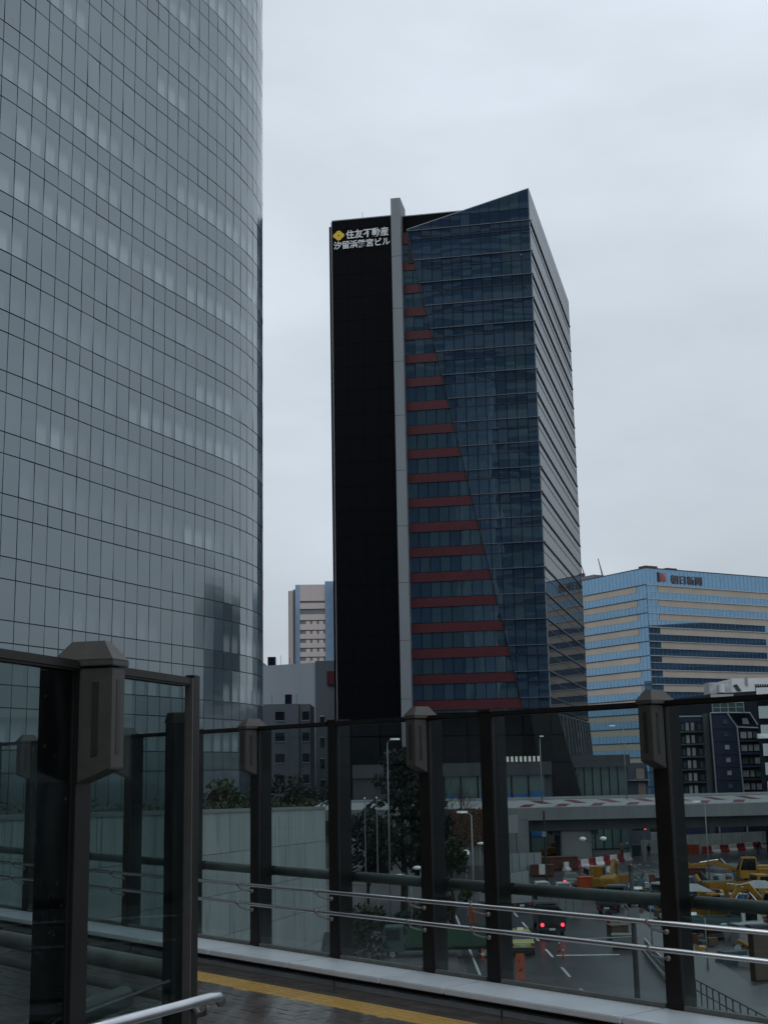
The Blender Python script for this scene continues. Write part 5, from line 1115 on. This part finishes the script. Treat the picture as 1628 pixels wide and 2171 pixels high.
for nm, mt, lab, n_ in (('site_sheets', 'sheet_white', 'scattered white sacks and plastic sheets on the building site', 90), ('site_tarps', 'blue_tarp', 'scattered blue tarpaulin bundles on the building site', 44), ('site_steel', 'rust', 'rusty steel plates and offcuts lying on the building site', 100), ('site_gear', 'digger', 'small yellow machine parts and drums strewn over the building site', 70), ('site_formwork', 'teal', 'grey-green formwork panels piled on the building site', 110), ('site_boxes', 'machine_dark', 'dark tool boxes and tyres strewn over the building site', 120)):
    c_ = MB()
    for i in range(n_):
        x = rg.uniform(20.5, 50); y = rg.uniform(84, 148); x += max(0, (y - 100) * .05); h_ = rg.uniform(.3, 1.2)
        if rg.random() < .5: c_.box((x, y, h_ / 2), (rg.uniform(.3, 2.2), rg.uniform(.3, 1.2), h_), rg.random() * 3, top=rg.uniform(.6, 1))
        else: c_.tube([(x, y, .1), (x + rg.uniform(-.9, .9), y + rg.uniform(-.9, .9), rg.uniform(.1, 1.4))], rg.uniform(.05, .35), 7, rg.uniform(.05, .3))
    tag(c_.build(nm, mt), lab, 'site clutter', kind='stuff')
spoil = MB(); 
for i in range(9):
    cx_, cy_ = rg.uniform(24, 50), rg.uniform(118, 160); spoil.ball((cx_, cy_, -.2), rg.uniform(1.5, 3.4), .35, 10, 6)
tag(spoil.build('spoil_heaps', 'earth', None), 'low grey heaps of spoil on the building site', 'spoil', kind='stuff')

# ================================================================== PEOPLE (small, far away)
def person(label, loc, rz, top, legs, h=1.7, arm=.2, stride=.12):
    t = thing('person', label, 'person', loc, rz, 'site workers'); s_ = h / 1.7
    bmx = bmesh.new(); J = [(0, 0, .92), (0, .0, 1.18), (0, 0, 1.40), (0, .02, 1.50), (0, .03, 1.60), (0, .02, 1.70), (.10, 0, .88), (.11, stride, .48), (.11, stride * .4, .07), (.11, stride * .4 + .14, .04), (-.10, 0, .88), (-.11, -stride * .4, .48), (-.11, -stride, .08), (-.11, -stride + .14, .04), (.20, 0, 1.38), (.25, -.03, 1.10), (.24, arm, .92), (-.20, 0, 1.38), (-.25, -.03, 1.10), (-.24, arm * .5, .90)]
    Rd = [.14, .14, .15, .06, .10, .07, .10, .07, .05, .04, .10, .07, .05, .04, .07, .05, .035, .07, .05, .035]
    E_ = [(0, 1), (1, 2), (2, 3), (3, 4), (4, 5), (0, 6), (6, 7), (7, 8), (8, 9), (0, 10), (10, 11), (11, 12), (12, 13), (2, 14), (14, 15), (15, 16), (2, 17), (17, 18), (18, 19)]
    me = bpy.data.meshes.new('body'); me.from_pydata([tuple(c * s_ for c in j) for j in J], E_, []); o = bpy.data.objects.new('body', me); COL.objects.link(o)
    o.modifiers.new('s', 'SKIN'); 
    for i, v in enumerate(me.skin_vertices[0].data): v.radius = (Rd[i] * s_, Rd[i] * s_); v.use_root = (i == 0)
    o.modifiers.new('d', 'SUBSURF').levels = 1; dg = bpy.context.evaluated_depsgraph_get(); m2 = bpy.data.meshes.new_from_object(o.evaluated_get(dg)); bpy.data.objects.remove(o)
    for mt in (top, legs, 'skin'): m2.materials.append(MATS[mt])
    for p in m2.polygons:
        z = p.center.z / s_; p.material_index = 2 if z > 1.46 or (abs(p.center.x) > .2 * s_ and z < .95 and z > .85) else (0 if z > .9 else 1); p.use_smooth = True
    obj('body', m2, t); MB().ball((0, .02 * s_, 1.66 * s_), .12 * s_, .75, 10, 6).build('helmet' if top != 'cloth_dark' else 'hair', 'white_plastic' if top != 'cloth_dark' else 'cloth_dark', t, smooth=True)
g = G(1376, 1818); person('person in dark clothes standing on the road under the ramp', (g.x, g.y, .004), R(160), 'cloth_dark', 'cloth_dark')
g = G(1319, 1816); person('worker in an orange jacket by the pier barriers', (g.x, g.y, .0), R(200), 'cloth_orange', 'cloth_dark', 1.68, .3)
g = G(1331, 1814); person('worker in blue clothes beside the teal cabinet', (g.x, g.y, .0), R(120), 'cloth_blue', 'cloth_blue', 1.7)
g = G(1607, 1812); person('person in dark clothes near the far barriers at the right edge', (g.x, g.y, .004), R(190), 'cloth_dark', 'cloth_blue', 1.7, .1)
